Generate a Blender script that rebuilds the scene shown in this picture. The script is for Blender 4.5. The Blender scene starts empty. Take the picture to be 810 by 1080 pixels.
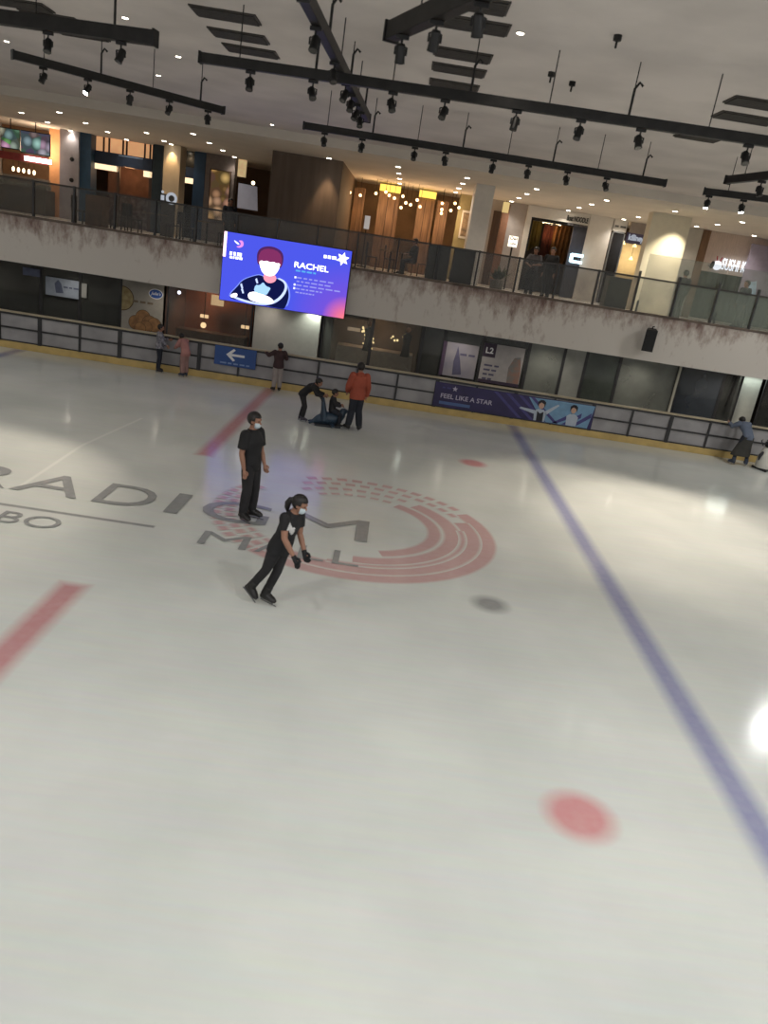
import bpy, bmesh, math, random
from mathutils import Vector, Matrix
random.seed(7)
SC = bpy.context.scene
COL = SC.collection
PI = math.pi
R = math.radians

# ------------------------------------------------------------------ camera
F, W, HH = 800.0, 810, 1080
ROLL = R(9.0); PITCH = R(18.867); YAW = R(1.2876); EYE = 4.5
cp, sp, cy, sy = math.cos(PITCH), math.sin(PITCH), math.cos(YAW), math.sin(YAW)
FWD = Vector((sy*cp, cy*cp, -sp)); RT = Vector((cy, -sy, 0)); UP = RT.cross(FWD)
cr, sr = math.cos(ROLL), math.sin(ROLL)
CAM = Vector((0, 0, EYE))
def _ray(x, y):
    dx, dy = x-405, y-540
    r = dx*cr+dy*sr; d = -dx*sr+dy*cr
    return r*RT - d*UP + F*FWD
def atY(x, y, Y):
    v = _ray(x, y); return CAM + v*(Y/v.y)
def atZ(x, y, z=0.0):
    v = _ray(x, y); return CAM + v*((z-EYE)/v.z)
cam_d = bpy.data.cameras.new('camera'); cam = bpy.data.objects.new('camera', cam_d); COL.objects.link(cam)
cam_d.sensor_fit = 'VERTICAL'; cam_d.sensor_height = 24.0; cam_d.lens = F/HH*24.0
def _axis(dx, dy): return _ray(405+dx, 540+dy) - _ray(405, 540)
e_r = _axis(1, 0).normalized(); e_u = _axis(0, -1).normalized()
m = Matrix((e_r, e_u, -FWD)).transposed().to_4x4(); m.translation = CAM
cam.matrix_world = m
cam_d.clip_start = 0.05; cam_d.clip_end = 200
SC.camera = cam
cam_d.dof.use_dof = True; cam_d.dof.focus_distance = 26; cam_d.dof.aperture_fstop = 1.0

# ------------------------------------------------------------------ materials
def lin(c):
    return tuple((v/255/12.92 if v/255 <= .04045 else ((v/255+.055)/1.055)**2.4) for v in c) + (1.0,)
MATS = {}
def mat(name, rgb, rough=.6, metal=0.0, var=.12, scale=6.0, emit=0.0, alpha=1.0, spec=.5, stretch=(1,1,1), rgb2=None, bump=0.0):
    """procedural: the colour drifts with noise in object space"""
    if name in MATS: return MATS[name]
    M = bpy.data.materials.new(name); M.use_nodes = True
    nt = M.node_tree; b = nt.nodes['Principled BSDF']
    tc = nt.nodes.new('ShaderNodeTexCoord'); mp = nt.nodes.new('ShaderNodeMapping'); mp.inputs['Scale'].default_value = stretch
    nz = nt.nodes.new('ShaderNodeTexNoise'); nz.inputs['Scale'].default_value = scale; nz.inputs['Detail'].default_value = 5
    nt.links.new(tc.outputs['Object'], mp.inputs['Vector']); nt.links.new(mp.outputs['Vector'], nz.inputs['Vector'])
    rp = nt.nodes.new('ShaderNodeValToRGB'); c = lin(rgb)
    if rgb2: c2 = lin(rgb2); lo, hi = c2, c
    else:
        lo = tuple(max(0, v*(1-var)) for v in c[:3])+(1,); hi = tuple(min(1, v*(1+var)) for v in c[:3])+(1,)
    rp.color_ramp.elements[0].color = lo; rp.color_ramp.elements[1].color = hi
    rp.color_ramp.elements[0].position = .35; rp.color_ramp.elements[1].position = .65
    nt.links.new(nz.outputs['Fac'], rp.inputs['Fac'])
    nt.links.new(rp.outputs['Color'], b.inputs['Base Color'])
    b.inputs['Roughness'].default_value = rough; b.inputs['Metallic'].default_value = metal
    b.inputs['Specular IOR Level'].default_value = spec
    b.inputs['Alpha'].default_value = alpha
    if emit:
        nt.links.new(rp.outputs['Color'], b.inputs['Emission Color']); b.inputs['Emission Strength'].default_value = emit
    if bump:
        bp = nt.nodes.new('ShaderNodeBump'); bp.inputs['Strength'].default_value = bump; bp.inputs['Distance'].default_value = .02
        nt.links.new(nz.outputs['Fac'], bp.inputs['Height']); nt.links.new(bp.outputs['Normal'], b.inputs['Normal'])
    MATS[name] = M
    return M

def ice_mat(name, pigment=None, amount=1.0):
    if name in MATS: return MATS[name]
    M = bpy.data.materials.new(name); M.use_nodes = True
    nt = M.node_tree; N = nt.nodes; L = nt.links; b = N['Principled BSDF']
    g = N.new('ShaderNodeNewGeometry')
    n1 = N.new('ShaderNodeTexNoise'); n1.inputs['Scale'].default_value = .45; n1.inputs['Detail'].default_value = 6
    n2 = N.new('ShaderNodeTexNoise'); n2.inputs['Scale'].default_value = 9; n2.inputs['Detail'].default_value = 4
    mp = N.new('ShaderNodeMapping'); mp.inputs['Rotation'].default_value = (0, 0, .6); mp.inputs['Scale'].default_value = (.35, 5, 1)
    n3 = N.new('ShaderNodeTexNoise'); n3.inputs['Scale'].default_value = 3.0; n3.inputs['Detail'].default_value = 8
    L.new(g.outputs['Position'], n1.inputs['Vector']); L.new(g.outputs['Position'], n2.inputs['Vector'])
    L.new(g.outputs['Position'], mp.inputs['Vector']); L.new(mp.outputs['Vector'], n3.inputs['Vector'])
    rp = N.new('ShaderNodeValToRGB')
    rp.color_ramp.elements[0].position = .3; rp.color_ramp.elements[0].color = lin((203, 207, 203))
    rp.color_ramp.elements[1].position = .7; rp.color_ramp.elements[1].color = lin((222, 225, 220))
    L.new(n1.outputs['Fac'], rp.inputs['Fac'])
    col = rp.outputs['Color']
    mx = N.new('ShaderNodeMix'); mx.data_type = 'RGBA'; mx.blend_type = 'MULTIPLY'; mx.inputs['Factor'].default_value = .12
    L.new(col, mx.inputs[6]); L.new(n3.outputs['Color'], mx.inputs[7]); col = mx.outputs[2]
    if pigment:
        at = N.new('ShaderNodeAttribute'); at.attribute_name = 'ink'
        k = N.new('ShaderNodeMapRange'); k.inputs[1].default_value = .25; k.inputs[2].default_value = .8; k.inputs[3].default_value = .86*amount; k.inputs[4].default_value = amount
        L.new(n2.outputs['Fac'], k.inputs[0])
        mu = N.new('ShaderNodeMath'); mu.operation = 'MULTIPLY'; L.new(at.outputs['Fac'], mu.inputs[0]); L.new(k.outputs[0], mu.inputs[1])
        m2 = N.new('ShaderNodeMix'); m2.data_type = 'RGBA'; L.new(mu.outputs[0], m2.inputs['Factor'])
        L.new(col, m2.inputs[6]); m2.inputs[7].default_value = lin(pigment); col = m2.outputs[2]
    L.new(col, b.inputs['Base Color'])
    rr = N.new('ShaderNodeMapRange'); rr.inputs[1].default_value = .3; rr.inputs[2].default_value = .7; rr.inputs[3].default_value = .10; rr.inputs[4].default_value = .18
    L.new(n3.outputs['Fac'], rr.inputs[0]); L.new(rr.outputs[0], b.inputs['Roughness'])
    b.inputs['IOR'].default_value = 1.33; b.inputs['Specular IOR Level'].default_value = .5
    bp = N.new('ShaderNodeBump'); bp.inputs['Strength'].default_value = .03; bp.inputs['Distance'].default_value = .01
    L.new(n3.outputs['Fac'], bp.inputs['Height']); L.new(bp.outputs['Normal'], b.inputs['Normal'])
    MATS[name] = M
    return M

def stained_mat(name):
    """off-white plaster with rusty brown grime that runs down from the curb and up from the drip edge (real stains)"""
    M = bpy.data.materials.new(name); M.use_nodes = True
    nt = M.node_tree; N = nt.nodes; L = nt.links; b = N['Principled BSDF']
    tc = N.new('ShaderNodeTexCoord'); sx = N.new('ShaderNodeSeparateXYZ'); L.new(tc.outputs['Object'], sx.inputs[0])
    mp = N.new('ShaderNodeMapping'); mp.inputs['Scale'].default_value = (2.2, 2.2, 1.0); L.new(tc.outputs['Object'], mp.inputs['Vector'])
    n1 = N.new('ShaderNodeTexNoise'); n1.inputs['Scale'].default_value = 1.6; n1.inputs['Detail'].default_value = 9; n1.inputs['Roughness'].default_value = .72
    L.new(mp.outputs[0], n1.inputs['Vector'])
    n2 = N.new('ShaderNodeTexNoise'); n2.inputs['Scale'].default_value = .35; n2.inputs['Detail'].default_value = 3; L.new(tc.outputs['Object'], n2.inputs['Vector'])
    # height mask: strongest near the curb
    h1 = N.new('ShaderNodeMapRange'); h1.inputs[1].default_value = 3.0; h1.inputs[2].default_value = 3.8; h1.inputs[3].default_value = 0; h1.inputs[4].default_value = .25
    L.new(sx.outputs[2], h1.inputs[0])
    h2 = N.new('ShaderNodeMapRange'); h2.inputs[1].default_value = .35; h2.inputs[2].default_value = .7; h2.inputs[3].default_value = -.06; h2.inputs[4].default_value = .12
    L.new(n2.outputs['Fac'], h2.inputs[0])
    a = N.new('ShaderNodeMath'); a.operation = 'ADD'; L.new(n1.outputs['Fac'], a.inputs[0]); L.new(h1.outputs[0], a.inputs[1])
    a2 = N.new('ShaderNodeMath'); a2.operation = 'ADD'; L.new(a.outputs[0], a2.inputs[0]); L.new(h2.outputs[0], a2.inputs[1])
    rp = N.new('ShaderNodeValToRGB'); e = rp.color_ramp.elements
    e[0].position = .60; e[0].color = lin((202, 196, 189)); e[1].position = .92; e[1].color = lin((112, 90, 84))
    q = rp.color_ramp.elements.new(.76); q.color = lin((164, 150, 142))
    L.new(a2.outputs[0], rp.inputs['Fac']); L.new(rp.outputs['Color'], b.inputs['Base Color']); b.inputs['Roughness'].default_value = .8
    return M

def glass_mat(name, rgb, opacity, rough=.06, spec=.5):
    if name in MATS: return MATS[name]
    M = bpy.data.materials.new(name); M.use_nodes = True
    nt = M.node_tree; N = nt.nodes; L = nt.links; b = N['Principled BSDF']; out = N['Material Output']
    nz = N.new('ShaderNodeTexNoise'); nz.inputs['Scale'].default_value = 1.2; nz.inputs['Detail'].default_value = 6
    tc = N.new('ShaderNodeTexCoord'); L.new(tc.outputs['Object'], nz.inputs['Vector'])
    k = N.new('ShaderNodeMapRange'); k.inputs[1].default_value = .3; k.inputs[2].default_value = .7; k.inputs[3].default_value = opacity*.75; k.inputs[4].default_value = min(1, opacity*1.25)
    L.new(nz.outputs['Fac'], k.inputs[0])
    b.inputs['Base Color'].default_value = lin(rgb); b.inputs['Roughness'].default_value = rough; b.inputs['Specular IOR Level'].default_value = spec
    L.new(k.outputs[0], b.inputs['Alpha'])
    MATS[name] = M
    return M

def emit_mat(name, rgb, strength):
    if name in MATS: return MATS[name]
    M = bpy.data.materials.new(name); M.use_nodes = True
    nt = M.node_tree; N = nt.nodes; N.remove(N['Principled BSDF'])
    e = N.new('ShaderNodeEmission'); e.inputs['Color'].default_value = lin(rgb); e.inputs['Strength'].default_value = strength
    nt.links.new(e.outputs[0], N['Material Output'].inputs[0])
    MATS[name] = M
    return M

# ------------------------------------------------------------------ mesh builders
def tag(o, label=None, cat=None, group=None, kind=None):
    if label: o['label'] = label
    if cat: o['category'] = cat
    if group: o['group'] = group
    if kind: o['kind'] = kind
    return o
def empty(name, loc, rz=0, **k):
    o = bpy.data.objects.new(name, None); COL.objects.link(o); o.location = loc; o.rotation_euler = (0, 0, rz); o.empty_display_size = .1
    return tag(o, **k)

class MB:
    def __init__(s): s.bm = bmesh.new()
    def _new(s, vs, fs):
        v = [s.bm.verts.new(p) for p in vs]; out = []
        for f in fs:
            try: out.append(s.bm.faces.new([v[i] for i in f]))
            except ValueError: pass
        return v
    def box(s, x0, x1, y0, y1, z0, z1):
        if x0 > x1: x0, x1 = x1, x0
        if y0 > y1: y0, y1 = y1, y0
        if z0 > z1: z0, z1 = z1, z0
        s._new([(x0,y0,z0),(x1,y0,z0),(x1,y1,z0),(x0,y1,z0),(x0,y0,z1),(x1,y0,z1),(x1,y1,z1),(x0,y1,z1)],
               [(0,3,2,1),(4,5,6,7),(0,1,5,4),(1,2,6,5),(2,3,7,6),(3,0,4,7)]); return s
    def quad(s, a, b, c, d): s._new([a, b, c, d], [(0, 1, 2, 3)]); return s
    def bar(s, p0, p1, w, h, up=(0,0,1)):
        p0, p1 = Vector(p0), Vector(p1); t = (p1-p0).normalized(); u = Vector(up)
        if abs(t.dot(u)) > .98: u = Vector((0, 1, 0))
        sd = t.cross(u).normalized(); u = sd.cross(t).normalized(); vs = []
        for p in (p0, p1):
            for a, b in ((-1,-1),(1,-1),(1,1),(-1,1)): vs.append(p+sd*(a*w/2)+u*(b*h/2))
        s._new(vs, [(0,1,2,3),(7,6,5,4),(0,4,5,1),(1,5,6,2),(2,6,7,3),(3,7,4,0)]); return s
    def tube(s, pts, rad, n=10, cap=True):
        """swept tube through pts; rad a number or list; entries may be (rx, ry)"""
        pts = [Vector(p) for p in pts]
        if not isinstance(rad, (list, tuple)): rad = [rad]*len(pts)
        rings = []; prev = None
        for i, p in enumerate(pts):
            t = (pts[min(i+1, len(pts)-1)] - pts[max(i-1, 0)])
            t = t.normalized() if t.length > 1e-9 else Vector((0,0,1))
            if prev is None:
                a = Vector((1,0,0)) if abs(t.x) < .8 else Vector((0,1,0))
            else: a = prev
            a = (a - t*a.dot(t)).normalized(); b = t.cross(a); prev = a
            r = rad[i]; rx, ry = (r if isinstance(r, (list, tuple)) else (r, r))
            rings.append([s.bm.verts.new(p + a*(rx*math.cos(2*PI*k/n)) + b*(ry*math.sin(2*PI*k/n))) for k in range(n)])
        for q in range(len(rings)-1):
            for k in range(n):
                s.bm.faces.new((rings[q][k], rings[q][(k+1)%n], rings[q+1][(k+1)%n], rings[q+1][k]))
        if cap:
            s.bm.faces.new(list(reversed(rings[0]))); s.bm.faces.new(rings[-1])
        return s
    def loft(s, rings):
        """rings: (centre, side axis, forward axis, rx, ry)"""
        n = 20; R_ = []
        for c, a, b, rx, ry in rings:
            R_.append([s.bm.verts.new(Vector(c)+a*(rx*math.cos(2*PI*k/n))+b*(ry*math.sin(2*PI*k/n))) for k in range(n)])
        for q in range(len(R_)-1):
            for k in range(n): s.bm.faces.new((R_[q][k], R_[q][(k+1)%n], R_[q+1][(k+1)%n], R_[q+1][k]))
        s.bm.faces.new(list(reversed(R_[0]))); s.bm.faces.new(R_[-1]); return s
    def ball(s, c, r, seg=14, rg=10, mtx=None):
        rx, ry, rz = r if isinstance(r, (list, tuple)) else (r, r, r)
        M4 = (mtx or Matrix.Identity(4)); c = Vector(c)
        top = None; rows = []
        for i in range(1, rg):
            th = PI*i/rg
            rows.append([s.bm.verts.new(c + (M4 @ Vector((rx*math.sin(th)*math.cos(2*PI*k/seg), ry*math.sin(th)*math.sin(2*PI*k/seg), rz*math.cos(th))))) for k in range(seg)])
        tp = s.bm.verts.new(c + M4 @ Vector((0,0,rz))); bt = s.bm.verts.new(c + M4 @ Vector((0,0,-rz)))
        for k in range(seg):
            s.bm.faces.new((tp, rows[0][k], rows[0][(k+1)%seg])); s.bm.faces.new((bt, rows[-1][(k+1)%seg], rows[-1][k]))
            for q in range(len(rows)-1): s.bm.faces.new((rows[q][k], rows[q+1][k], rows[q+1][(k+1)%seg], rows[q][(k+1)%seg]))
        return s
    def disc(s, c, r, n=24, axis='z', ry=None):
        c = Vector(c); ry = ry or r; vs = []
        for k in range(n):
            a, b = r*math.cos(2*PI*k/n), ry*math.sin(2*PI*k/n)
            vs.append(s.bm.verts.new(c + (Vector((a, b, 0)) if axis == 'z' else Vector((a, 0, b)))))
        s.bm.faces.new(vs); return s
    def poly(s, pts, depth=None, dirv=(0,1,0)):
        """closed outline, optionally given thickness along dirv"""
        a = [s.bm.verts.new(p) for p in pts]; f = s.bm.faces.new(a)
        if depth:
            d = Vector(dirv)*depth; b = [s.bm.verts.new(Vector(p)+d) for p in pts]
            s.bm.faces.new(list(reversed(b))); n = len(a)
            for k in range(n): s.bm.faces.new((a[k], b[k], b[(k+1)%n], a[(k+1)%n]))
        return s
    def build(s, name, m, parent=None, smooth=False, bevel=0.0, origin=None, world=None):
        bmesh.ops.recalc_face_normals(s.bm, faces=s.bm.faces[:])
        me = bpy.data.meshes.new(name)
        if origin is not None: bmesh.ops.translate(s.bm, verts=s.bm.verts[:], vec=-Vector(origin))
        s.bm.to_mesh(me); s.bm.free()
        for mm in (m if isinstance(m, (list, tuple)) else [m]): me.materials.append(mm)
        if smooth:
            for p in me.polygons: p.use_smooth = True
        o = bpy.data.objects.new(name, me); COL.objects.link(o)
        if origin is not None: o.location = origin
        if parent is not None:
            o.parent = parent
            if world: o.matrix_parent_inverse = parent_matrix(parent).inverted()
        if bevel:
            bv = o.modifiers.new('bevel', 'BEVEL'); bv.width = bevel; bv.segments = 2; bv.limit_method = 'ANGLE'
        return o
def parent_matrix(o):
    m = Matrix.LocRotScale(o.location, o.rotation_euler, o.scale)
    return (parent_matrix(o.parent) @ o.matrix_parent_inverse @ m) if o.parent else m

def text_bm(txt, size=1.0, bold=0.0, extrude=.0, shear=0.0, spacing=1.0, align='CENTER'):
    cu = bpy.data.curves.new('txt', 'FONT'); cu.body = txt; cu.size = size; cu.offset = bold; cu.extrude = extrude; cu.shear = shear
    cu.space_character = spacing; cu.align_x = align; cu.align_y = 'CENTER'
    cu.resolution_u = 4
    o = bpy.data.objects.new('txt', cu); COL.objects.link(o)
    dg = bpy.context.evaluated_depsgraph_get(); dg.update()
    me = bpy.data.meshes.new_from_object(o.evaluated_get(dg))
    bpy.data.objects.remove(o); bpy.data.curves.remove(cu)
    return me
def wall_text(name, txt, c, height, m, parent=None, width=None, bold=.0, depth=.015, **kw):
    """letters standing upright on a wall that faces -Y, centred on c, fitted to height (and width)"""
    me = text_bm(txt, 1.0, bold, .5, **kw)
    xs = [v.co.x for v in me.vertices]; ys = [v.co.y for v in me.vertices]
    w, h = max(xs)-min(xs), max(ys)-min(ys); sx = sz = height/h
    if width: sx = width/w
    mx, my = (max(xs)+min(xs))/2, (max(ys)+min(ys))/2
    for v in me.vertices:
        v.co = Vector(((v.co.x-mx)*sx, -v.co.z*depth, (v.co.y-my)*sz))
    me.name = name; me.materials.append(m); me.flip_normals()
    o = bpy.data.objects.new(name, me); COL.objects.link(o); o.location = c
    if parent:
        o.parent = parent; o.matrix_parent_inverse = parent_matrix(parent).inverted()
    return o
def obj_at(o, parent):
    o.parent = parent; o.matrix_parent_inverse = parent_matrix(parent).inverted(); return o

def area(name, loc, power, size, rgb=(255, 240, 220), rot=(0,0,0), parent=None, shape='DISK', size_y=None, spread=None):
    d = bpy.data.lights.new(name, 'AREA'); d.shape = shape; d.size = size; d.energy = power; d.color = lin(rgb)[:3]
    if size_y: d.size_y = size_y
    if spread: d.spread = spread
    o = bpy.data.objects.new(name, d); COL.objects.link(o); o.location = loc; o.rotation_euler = rot
    if parent: obj_at(o, parent)
    return o
def spot(name, loc, power, angle, rgb=(255, 232, 205), direction=(0,0,-1), blend=.6, parent=None, radius=.05):
    d = bpy.data.lights.new(name, 'SPOT'); d.energy = power; d.spot_size = R(angle); d.spot_blend = blend; d.color = lin(rgb)[:3]; d.shadow_soft_size = radius
    o = bpy.data.objects.new(name, d); COL.objects.link(o); o.location = loc
    o.rotation_euler = Vector(direction).to_track_quat('-Z', 'Y').to_euler()
    if parent: obj_at(o, parent)
    return o
def point(name, loc, power, rgb=(255, 200, 140), radius=.06, parent=None):
    d = bpy.data.lights.new(name, 'POINT'); d.energy = power; d.color = lin(rgb)[:3]; d.shadow_soft_size = radius
    o = bpy.data.objects.new(name, d); COL.objects.link(o); o.location = loc
    if parent: obj_at(o, parent)
    return o
def word_bars(name, c, width, height, m, parent, n=4, depth=.004):
    """a line of small illegible print: word-length dashes on a surface that faces -Y"""
    rnd = random.Random(int(abs(c[0]*971+c[2]*577))); w = [rnd.uniform(.6, 1.5) for _ in range(n)]; k = width/(sum(w)+.35*(n-1)); x = c[0]-width/2; mb = MB()
    for v in w:
        mb.box(x, x+v*k, c[1]-depth, c[1], c[2]-height/2, c[2]+height/2); x += (v+.35)*k
    return obj_at(mb.build(name, m), parent)
ORD = ['first','second','third','fourth','fifth','sixth','seventh','eighth','ninth','tenth','eleventh','twelfth']

# ------------------------------------------------------------------ planes of the place
YB, YS, YG = 23.25, 24.2, 24.35        # rink barrier, balcony face, balustrade
YL, YF, YR = 25.9, 33.0, 37.0          # lower shop glass, upper shopfronts, rear wall
UF, ZC, ZV = 3.75, 7.05, 7.3           # upper floor, walkway ceiling, hall ceiling
XL, XR = -17.5, 17.5

plaster = mat('pale_plaster', (206, 200, 192), .85, var=.05, scale=2)
black_metal = mat('black_metal', (30, 29, 29), .5, .3, var=.3)
dark_metal = mat('dark_metal', (62, 62, 64), .45, .5, var=.15)
black_cloth = mat('black_cloth', (24, 24, 27), .8, var=.2, scale=5)
steel = mat('brushed_steel', (150, 152, 156), .35, .8, var=.08)

def structure(o, label=None):
    o['kind'] = 'structure'
    if label: o['label'] = label
    return o

# ---- ice
floor = structure(MB().quad((XL,-3,0),(XR,-3,0),(XR,YB+.05,0),(XL,YB+.05,0)).build('floor', ice_mat('ice')))
def inlay(name, loops, m, z=.002):
    """flat pigment under the ice; loops = list of (outline core, outline edge) rings; ink falls off to the edge"""
    bm = bmesh.new(); lay = bm.verts.layers.float.new('ink')
    for core, edge in loops:
        n = len(core); a = [bm.verts.new((p[0], p[1], z)) for p in core]; b = [bm.verts.new((p[0], p[1], z)) for p in edge]
        for v in a: v[lay] = 1.0
        for v in b: v[lay] = 0.0
        bm.faces.new(a)
        for k in range(n): bm.faces.new((a[k], b[k], b[(k+1)%n], a[(k+1)%n]))
    bmesh.ops.recalc_face_normals(bm, faces=bm.faces[:])
    me = bpy.data.meshes.new(name); bm.to_mesh(me); bm.free(); me.materials.append(m)
    if me.polygons and sum(p.normal.z for p in me.polygons) < 0: me.flip_normals()
    o = bpy.data.objects.new(name, me); COL.objects.link(o); o.parent = floor
    return o
def rect_loop(x0, x1, y0, y1, f=.05):
    return ([(x0+f,y0+f),(x1-f,y0+f),(x1-f,y1-f),(x0+f,y1-f)], [(x0-f,y0-f),(x1+f,y0-f),(x1+f,y1+f),(x0-f,y1+f)])
def disc_loop(cx, cy, rx, ry, f=.10, n=28):
    e = [(math.cos(2*PI*k/n), math.sin(2*PI*k/n)) for k in range(n)]
    return ([(cx+(rx-f)*c, cy+(ry-f)*s) for c, s in e], [(cx+(rx+f)*c, cy+(ry+f)*s) for c, s in e])
red_ice = ice_mat('red_under_ice', (186, 96, 104), .74)
blue_ice = ice_mat('blue_under_ice', (112, 114, 164), .78)
grey_ice = ice_mat('grey_under_ice', (96, 96, 100), .7)
pink_ice = ice_mat('pink_under_ice', (200, 98, 106), .72)
inlay('red_centre_line', [rect_loop(-3.66,-3.34,-2.8,8.6,.09), rect_loop(-3.66,-3.34,15.0,YB-.1,.09)], red_ice)
inlay('blue_line', [rect_loop(3.86,4.18,-2.8,YB-.1,.10)], blue_ice)
inlay('blue_line', [rect_loop(-11.35,-11.03,-2.8,YB-.1,.10)], blue_ice)
inlay('faceoff_spot', [disc_loop(2.29,5.62,.30,.30)], pink_ice)
inlay('faceoff_spot', [disc_loop(2.33,17.76,.30,.30)], pink_ice)
inlay('grey_spot', [disc_loop(1.92,9.84,.24,.24)], grey_ice)

def band(cx, cy, r0, r1, a0, a1, f=.035, taper=0):
    n = max(3, int(abs(a1-a0)/3)); core_o, core_i, ed_o, ed_i = [], [], [], []
    for k in range(n+1):
        t = k/n; a = R(a0+(a1-a0)*t); mid = (r0+r1)/2; hw = (r1-r0)/2
        c, s = math.cos(a), math.sin(a)
        core_o.append((cx+(mid+hw-f)*c, cy+(mid+hw-f)*s)); core_i.append((cx+(mid-hw+f)*c, cy+(mid-hw+f)*s))
        ed_o.append((cx+(mid+hw+f)*c, cy+(mid+hw+f)*s)); ed_i.append((cx+(mid-hw-f)*c, cy+(mid-hw-f)*s))
    return (core_o+core_i[::-1], ed_o+ed_i[::-1])
def quadstrip_inlay(name, bands, m, z0=.0025):
    bm = bmesh.new(); lay = bm.verts.layers.float.new('ink')
    for bi, (core, edge) in enumerate(bands):
        z = z0+bi*.00008
        n = len(core)//2; co, ci = core[:n], core[n:][::-1]; eo, ei = edge[:n], edge[n:][::-1]
        rows = []
        for pts, ink in ((eo,0),(co,1),(ci,1),(ei,0)):
            r_ = []
            for p in pts:
                v = bm.verts.new((p[0],p[1],z)); v[lay] = ink; r_.append(v)
            rows.append(r_)
        for q in range(3):
            for k in range(n-1): bm.faces.new((rows[q][k], rows[q+1][k], rows[q+1][k+1], rows[q][k+1]))
    bmesh.ops.recalc_face_normals(bm, faces=bm.faces[:])
    me = bpy.data.meshes.new(name); bm.to_mesh(me); bm.free(); me.materials.append(m)
    if sum(p.normal.z for p in me.polygons) < 0: me.flip_normals()
    o = bpy.data.objects.new(name, me); COL.objects.link(o); o.parent = floor
SWX, SWY = -.18, 12.42
bands = []
bands.append(band(SWX, SWY, 2.17, 2.46, -128, 33)); bands.append(band(SWX, SWY, 1.90, 2.19, -122, 22))
bands.append(band(SWX, SWY, 1.56, 1.86, -88, 52)); bands.append(band(SWX, SWY, 1.27, 1.50, -70, 60)); bands.append(band(SWX, SWY, 1.84, 1.93, -100, 10))
for r0, r1, a_s, a_e, st in ((2.30,2.46,38,118,7.5),(2.02,2.16,30,122,8),(1.70,1.83,60,128,9),(1.40,1.50,66,120,10),
                            (2.30,2.46,-205,-132,6),(2.08,2.24,-212,-126,6.5),(1.90,2.0,-190,-128,7)):
    a = a_s
    while a < a_e:
        bands.append(band(SWX, SWY, r0, r1, a, a+st*.66, .045)); a += st
quadstrip_inlay('logo_swirl', bands, ice_mat('swirl_under_ice', (186, 98, 102), .56))
def ice_text(name, glyph, x0, x1, y0, y1, m, z=.011, bold=.0):
    me = text_bm(glyph, 1.0, bold)
    xs = [v.co.x for v in me.vertices]; ys = [v.co.y for v in me.vertices]
    for v in me.vertices:
        v.co = Vector((x0+(v.co.x-min(xs))/(max(xs)-min(xs))*(x1-x0), y0+(v.co.y-min(ys))/(max(ys)-min(ys))*(y1-y0), z))
    at_ = me.attributes.new('ink', 'FLOAT', 'POINT')
    for d in at_.data: d.value = 1.0
    me.name = name; me.materials.append(m)
    for v in me.vertices: v.co.z = z
    bm = bmesh.new(); bm.from_mesh(me); bmesh.ops.remove_doubles(bm, verts=bm.verts[:], dist=1e-4); bm.to_mesh(me); bm.free()
    if sum(p.normal.z for p in me.polygons) < 0: me.flip_normals()
    o = bpy.data.objects.new(name, me); COL.objects.link(o); o.parent = floor
letter_ice = ice_mat('letter_under_ice', (80, 80, 90), .66)
for g, a, b in (('P',-9.0,-8.15),('A',-8.1,-7.0),('R',-6.85,-5.85),('A',-5.78,-4.68),('D',-4.45,-3.55),('I',-3.28,-3.05),('G',-2.75,-1.62),('M',-1.32,.06)):
    ice_text('logo_letter', g, a, b, 11.5, 12.5, letter_ice)
for g, a, b in (('M',-2.45,-1.72),('A',-1.6,-1.05),('L',-.95,-.55),('L',-.42,-.02)):
    ice_text('logo_letter', g, a, b, 10.45, 10.98, letter_ice, bold=0.0)
inlay('logo_underline', [rect_loop(-7.4,-3.2,10.79,10.88,.015)], letter_ice)
ice_text('logo_letter', 'BO', -5.35, -4.45, 10.15, 10.6, letter_ice, bold=0.0)

def streak(a, b, w, m, z=.0018):
    a, b = Vector((a[0],a[1],0)), Vector((b[0],b[1],0)); n = Vector((-(b-a).y,(b-a).x,0)).normalized()
    c_, e_ = [a+n*w*.3, b+n*w*.3, b-n*w*.3, a-n*w*.3], [a+n*w, b+n*w, b-n*w, a-n*w]
    inlay('skate_mark', [([(p.x,p.y) for p in c_], [(p.x,p.y) for p in e_])], m, z)
scr_m = ice_mat('skate_scratch', (238, 238, 232), .5)
for q_, (p0_, p1_) in enumerate((((20,514),(86,470)),((86,470),(150,441)))):
    a_, b_ = atZ(*p0_), atZ(*p1_); streak(a_, b_, .05, scr_m, .0016+q_*.0001)

# ---- hall shell
ceil_m = mat('hall_ceiling_paint', (208, 200, 195), .9, var=.09, scale=.7)
structure(MB().box(XL,XR,-4,YS+.25,ZV,ZV+.15).build('ceiling', ceil_m))
structure(MB().box(XL,XR,YS+.05,YR+.3,ZC,ZC+.4).build('ceiling_walkway', mat('walkway_ceiling_paint', (206, 198, 188), .9, var=.04, scale=1)))
balc = structure(MB().box(XL,XR,YS,YS+.3,2.46,3.80).build('wall_balcony', stained_mat('stained_plaster')))
structure(MB().box(XL,XR,YS-.03,YS+.34,3.80,3.87).build('trim_1', mat('grimy_curb', (96, 84, 76), .7, var=.35, scale=3), balc))
structure(MB().box(XL,XR,YS+.3,YR,UF-.2,UF).build('floor_upper', mat('cream_tile', (196, 190, 180), .28, var=.06, scale=3)))
structure(MB().box(XL,XR,YR,YR+.2,-.0,ZC).build('wall_back', mat('brown_back_wall', (92, 76, 64), .8, var=.15, scale=1)))
structure(MB().box(XL,XR,YB+.06,YR,-.12,0).build('floor_walkway', mat('walkway_tile', (150, 146, 140), .35, var=.08, scale=2)))
structure(MB().box(XL-.2,XL,-3,YR,0,ZV).build('wall_left', plaster))
structure(MB().box(XR,XR+.2,-3,YR,0,ZV).build('wall_right', plaster))

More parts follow.
